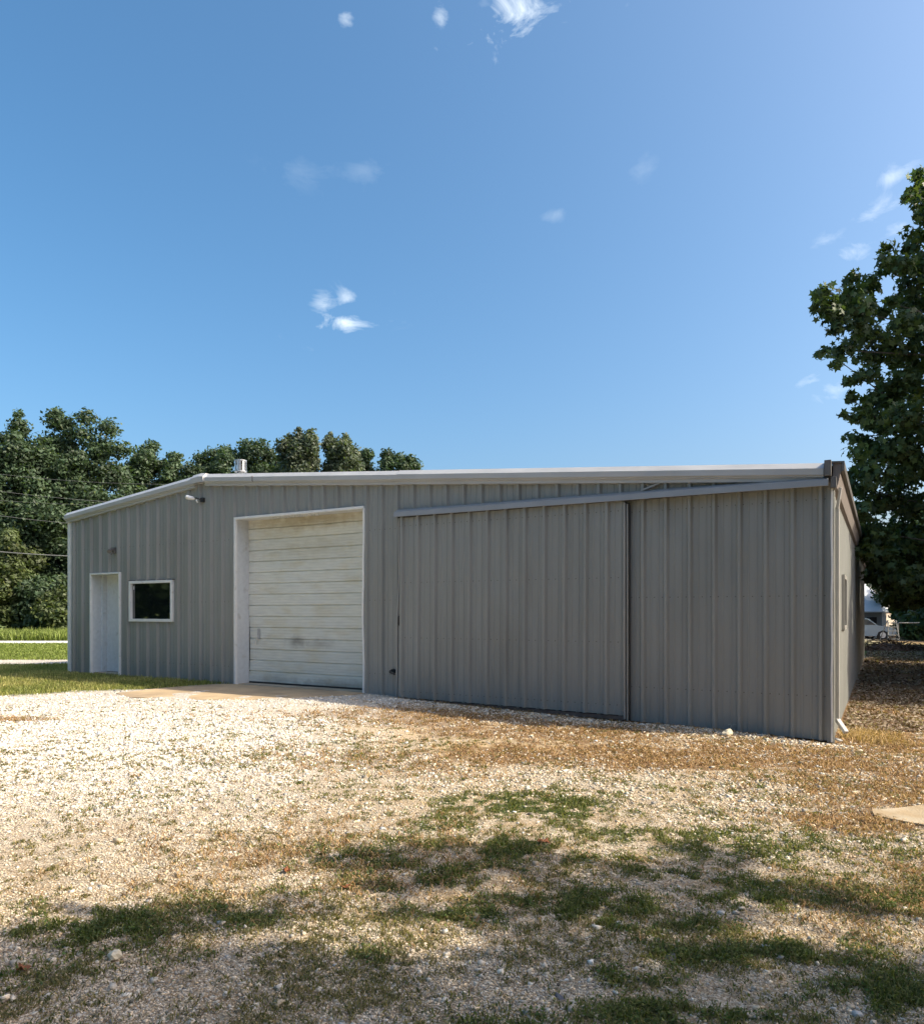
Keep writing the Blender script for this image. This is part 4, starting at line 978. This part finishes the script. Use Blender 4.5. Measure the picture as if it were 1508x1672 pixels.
# dark backdrop right of the building
for i, (X, Y, r, top, lab) in enumerate([(33.5, 52, 3.2, 10, 'dark tree behind the pipe fence at the right edge'), (24.8, 36, 1.1, 3.2, 'dark bush overhanging the metal rack'), (22, 30.5, 2.0, 2.6, 'low leafy bush at the right edge below the maple'), (34, 46, 4, 11, 'dense dark tree filling the gap under the maple'), (25.5, 31, 2.2, 7, 'shaded tree behind the maple trunk'), (30.8, 49.5, 1.5, 5.0, 'narrow dark tree directly behind the metal step ladder'), (34.0, 49, 2.2, 7, 'dark tree behind the middle of the pipe fence'), (38.5, 50, 2.6, 8, 'dark tree beyond the right end of the pipe fence'), (38, 60, 4, 10, 'far tree beyond the pale roofed shed'), (20.5, 22, 3.6, 11, 'shading tree behind the maple, outside the frame'), (23, 28, 3.2, 11, 'second shading tree behind the maple, outside the frame'), (24, 26, 3.0, 9, 'tree right of the maple outside the frame'), (17.9, 25, .9, 1.75, 'leafy thicket at the foot of the maple'), (20.6, 27, 1.2, 1.9, 'second leafy thicket right of the maple foot'), (36.5, 57, 2.4, 6, 'dark tree rising behind the metal step ladder')]):
    tree('bush' if top < 4 else 'broadleaf_tree', X, Y, lab, crown(X, Y, -.3, top, r, r, 70, .6 if r < 2.5 else .95, 500 + i), 260, .17, m_fol_near if i % 2 else m_fol_far, top * .5, .15, group='trees and bushes behind the right end', cat='bush' if top < 4 else 'tree')

# ------------------------------------------------------------------ far things at the right
m_shedroof = material('white_blue_roof', (.74, .77, .80), .5, var=.06, scale=1)
m_shedwall = material('shed_wall', (.30, .30, .29), .7, var=.1, scale=2)
SY = 62.; sx = at(1446, SY); shd = empty('shed', (sx, SY, float(gz(sx, SY)))); tag(shd, 'distant grey shed with pale blue white roof between building end and maple', 'shed')
zz0 = float(gz(sx, SY)); ev = zt(999, SY) - zz0; rg = zt(948, SY + 4) - zz0
mb = MB(); mb.box(-10, 0, 0, 8, -.3, ev); mb.poly([(0, 0, ev), (0, 8, ev), (0, 4, rg - .1)]); mb.poly([(-10, 0, ev), (-10, 8, ev), (-10, 4, rg - .1)]); mb.build('wall', m_shedwall, shd)
mb = MB(); 
mb.extrude([(-.3, ev - .05), (4, rg), (8.3, ev - .05), (8.3, ev + .05), (4, rg + .12), (-.3, ev + .05)], lambda q: (-10.3, q[0], q[1]), lambda q: (.25, q[0], q[1])); mb.build('roof', m_shedroof, shd)
mb = MB(); mb.box(-.35, .01, -.03, -.001, -.2, ev - .08); mb.build('corner_post', m_white, shd)
mb = MB(); mb.box(-1.6, -.8, -.04, -.002, .9, 1.5); mb.build('window', m_dark, shd)
# pale blue parked car, most of it behind the building end
CY = 47.; cx = at(1451, CY); cz = float(gz(cx, CY)); car = empty('parked_car', (cx, CY, cz)); tag(car, 'pale blue grey parked car, nose just showing past the building end', 'car')
m_car = material('pale_blue_car_paint', (.25, .34, .42), .18, metal=.3, var=.03, spec=.7); m_tyre = material('tyre', (.02, .02, .02), .8); m_glass2 = material('car_glass', (.03, .04, .05), .05)
pf = [(0, .32), (-.02, .62), (-.12, .74), (-.45, .84), (-1.15, .92), (-1.75, 1.34), (-2.4, 1.42), (-3.3, 1.38), (-3.9, 1.0), (-4.35, .94), (-4.42, .4), (-4.3, .25), (-3.9, .25), (-3.8, .5), (-3.5, .62), (-3.2, .5), (-3.1, .25), (-1.25, .25), (-1.15, .5), (-.85, .62), (-.55, .5), (-.45, .25)]
mb = MB(); mb.extrude(pf, lambda q: (q[0], -.82, q[1]), lambda q: (q[0], .82, q[1])); mb.build('body', m_car, car, bevel=.06)
mb = MB(); gpz = [(-1.3, .95), (-1.82, 1.30), (-2.4, 1.36), (-3.2, 1.32), (-3.7, .98)]
mb.poly([(a, -.826, b) for a, b in gpz]); mb.build('side_window', m_glass2, car)
mb = MB(); mb.poly([(a, .826, b) for a, b in gpz]); mb.build('side_window', m_glass2, car)
mb = MB(); mb.poly([(-1.17, -.7, .945), (-1.17, .7, .945), (-1.74, .66, 1.345), (-1.74, -.66, 1.345)]); mb.build('windscreen', m_glass2, car)
for wx in (-.85, -3.5):
    for wy in (-.80, .62):
        mb = MB(); mb.tube([(wx, wy, .31), (wx, wy + .18, .31)], .31, 18); wh = mb.build('wheel', m_tyre, car)
        mb = MB(); mb.tube([(wx, wy - .006, .31), (wx, wy + .186, .31)], .18, 14); mb.build('rim', m_galv, wh)
for wy in (-.72, .52):
    mb = MB(); mb.box(-.06, .015, wy, wy + .2, .58, .70); mb.build('headlight', m_white, car, bevel=.01)
m_dullm = material('weathered_grey_metal', (.24, .24, .22), .6, var=.2)
# metal rack like a short step ladder
RY = 43.; rx_ = at(1459, RY); rz_ = float(gz(rx_, RY)); rack = empty('step_ladder', (rx_, RY, rz_)); tag(rack, 'weathered metal step ladder standing beside the parked car', 'ladder')
hh = zt(1013, RY) - rz_
for sgn in (-1, 1):
    mb = MB(); mb.bar((sgn * .33, 0, 0), (sgn * .24, .2, hh), .05, .05); mb.build('rail', m_dullm, rack)
    mb = MB(); mb.bar((sgn * .33, .9, 0), (sgn * .24, .25, hh), .035, .035); mb.build('rear_leg', m_dullm, rack)
for k in range(5):
    t_ = .12 + k * .19; mb = MB(); mb.bar((-.33 + .09 * t_, .2 * t_, hh * t_), (.33 - .09 * t_, .2 * t_, hh * t_), .09, .04); mb.build('step', m_dullm, rack)
# pipe fence
FY = 44.5; fx0 = at(1466, FY); fn = empty('pipe_fence', (fx0, FY, float(gz(fx0, FY)))); tag(fn, 'thin pale pipe rail fence in front of the dark right trees', 'fence')
fz = zt(1017, FY) - float(gz(fx0, FY))
mb = MB(); mb.tube([(0, 0, fz), (14, -1, fz)], .035, 8); mb.build('top_rail', m_dullm, fn)
for k in range(6):
    mb = MB(); mb.tube([(k * 2.7, -.19 * k, -.1), (k * 2.7, -.19 * k, fz)], .03, 8); mb.build('post', m_dullm, fn)
# brush pile
bx, by = 17.3, 30.; bz = float(gz(bx, by)); g4 = np.random.default_rng(4); mb = MB()
for i in range(420):
    x = g4.normal() * .9; y = g4.normal() * .5; z = abs(g4.normal()) * .22 * math.exp(-(x * x) / 2) + .02
    d = Vector((g4.normal(), g4.normal() * .6, g4.normal() * .22)).normalized() * g4.uniform(.2, .7); q = Vector((x, y, z))
    mb.bar(q - d * .5, q + d * .5, g4.uniform(.01, .035), g4.uniform(.01, .03))
mb.tube([(0, 0, -.02), (0, 0, .12), (0, 0, .3)], [1.1, .8, .15], 14)
m_brush = material('brown_brush', (.16, .085, .045), .9, var=.4, scale=4)
tag(mb.build('brush_pile', m_brush, None, (bx, by, bz)), 'reddish brown heap of cut brush in front of the parked car', 'brush pile')

# ------------------------------------------------------------------ overhead wires and the poles that carry them
m_wire = material('weathered_cable', (.20, .20, .19), .6); m_pole = material('creosoted_pole', (.13, .10, .075), .9, var=.25, scale=3, stretch=(1, 1, .2))
WY = 30.
plx, prx = at(-190, WY), at(330, WY)
for x, ht, lab in ((plx, 8.6, 'tall wooden utility pole left of the frame'), (prx, 6.55, 'short wooden utility pole hidden behind the building')):
    o = empty('utility_pole', (x, WY, float(gz(x, WY)))); tag(o, lab, 'utility pole')
    mb = MB(); mb.tube([(0, 0, -.3), (0, 0, ht)], [.14, .10], 12); mb.build('pole_shaft', m_pole, o)
for nm, y0, y1, r, lab in (('overhead_wire', 774, 785, .006, 'topmost thin overhead wire crossing the left trees'), ('overhead_wire', 802, 815, .008, 'second overhead wire from the top against the left trees'),
                       ('overhead_wire', 817, 823, .005, 'faint third overhead wire against the left trees'), ('overhead_wire', 842, 855, .009, 'fourth overhead wire, level with the left roof corner'), ('overhead_cable', 901, 908, .026, 'thick grey overhead cable, lowest of the lines at the left')):
    sl_ = (y1 - y0) / 124.; pts = []
    for i in range(25):
        t_ = i / 24; px = -190 + 520 * t_; py = y0 + sl_ * px; sag_ = 14 * (1 - (2 * t_ - 1) ** 2) - 13
        v = P(px, py, WY); v.z -= sag_ * WY / 1200; pts.append(v)
    mb = MB(); mb.tube(pts, r, 6); tag(mb.build(nm, m_wire), lab, 'wire')
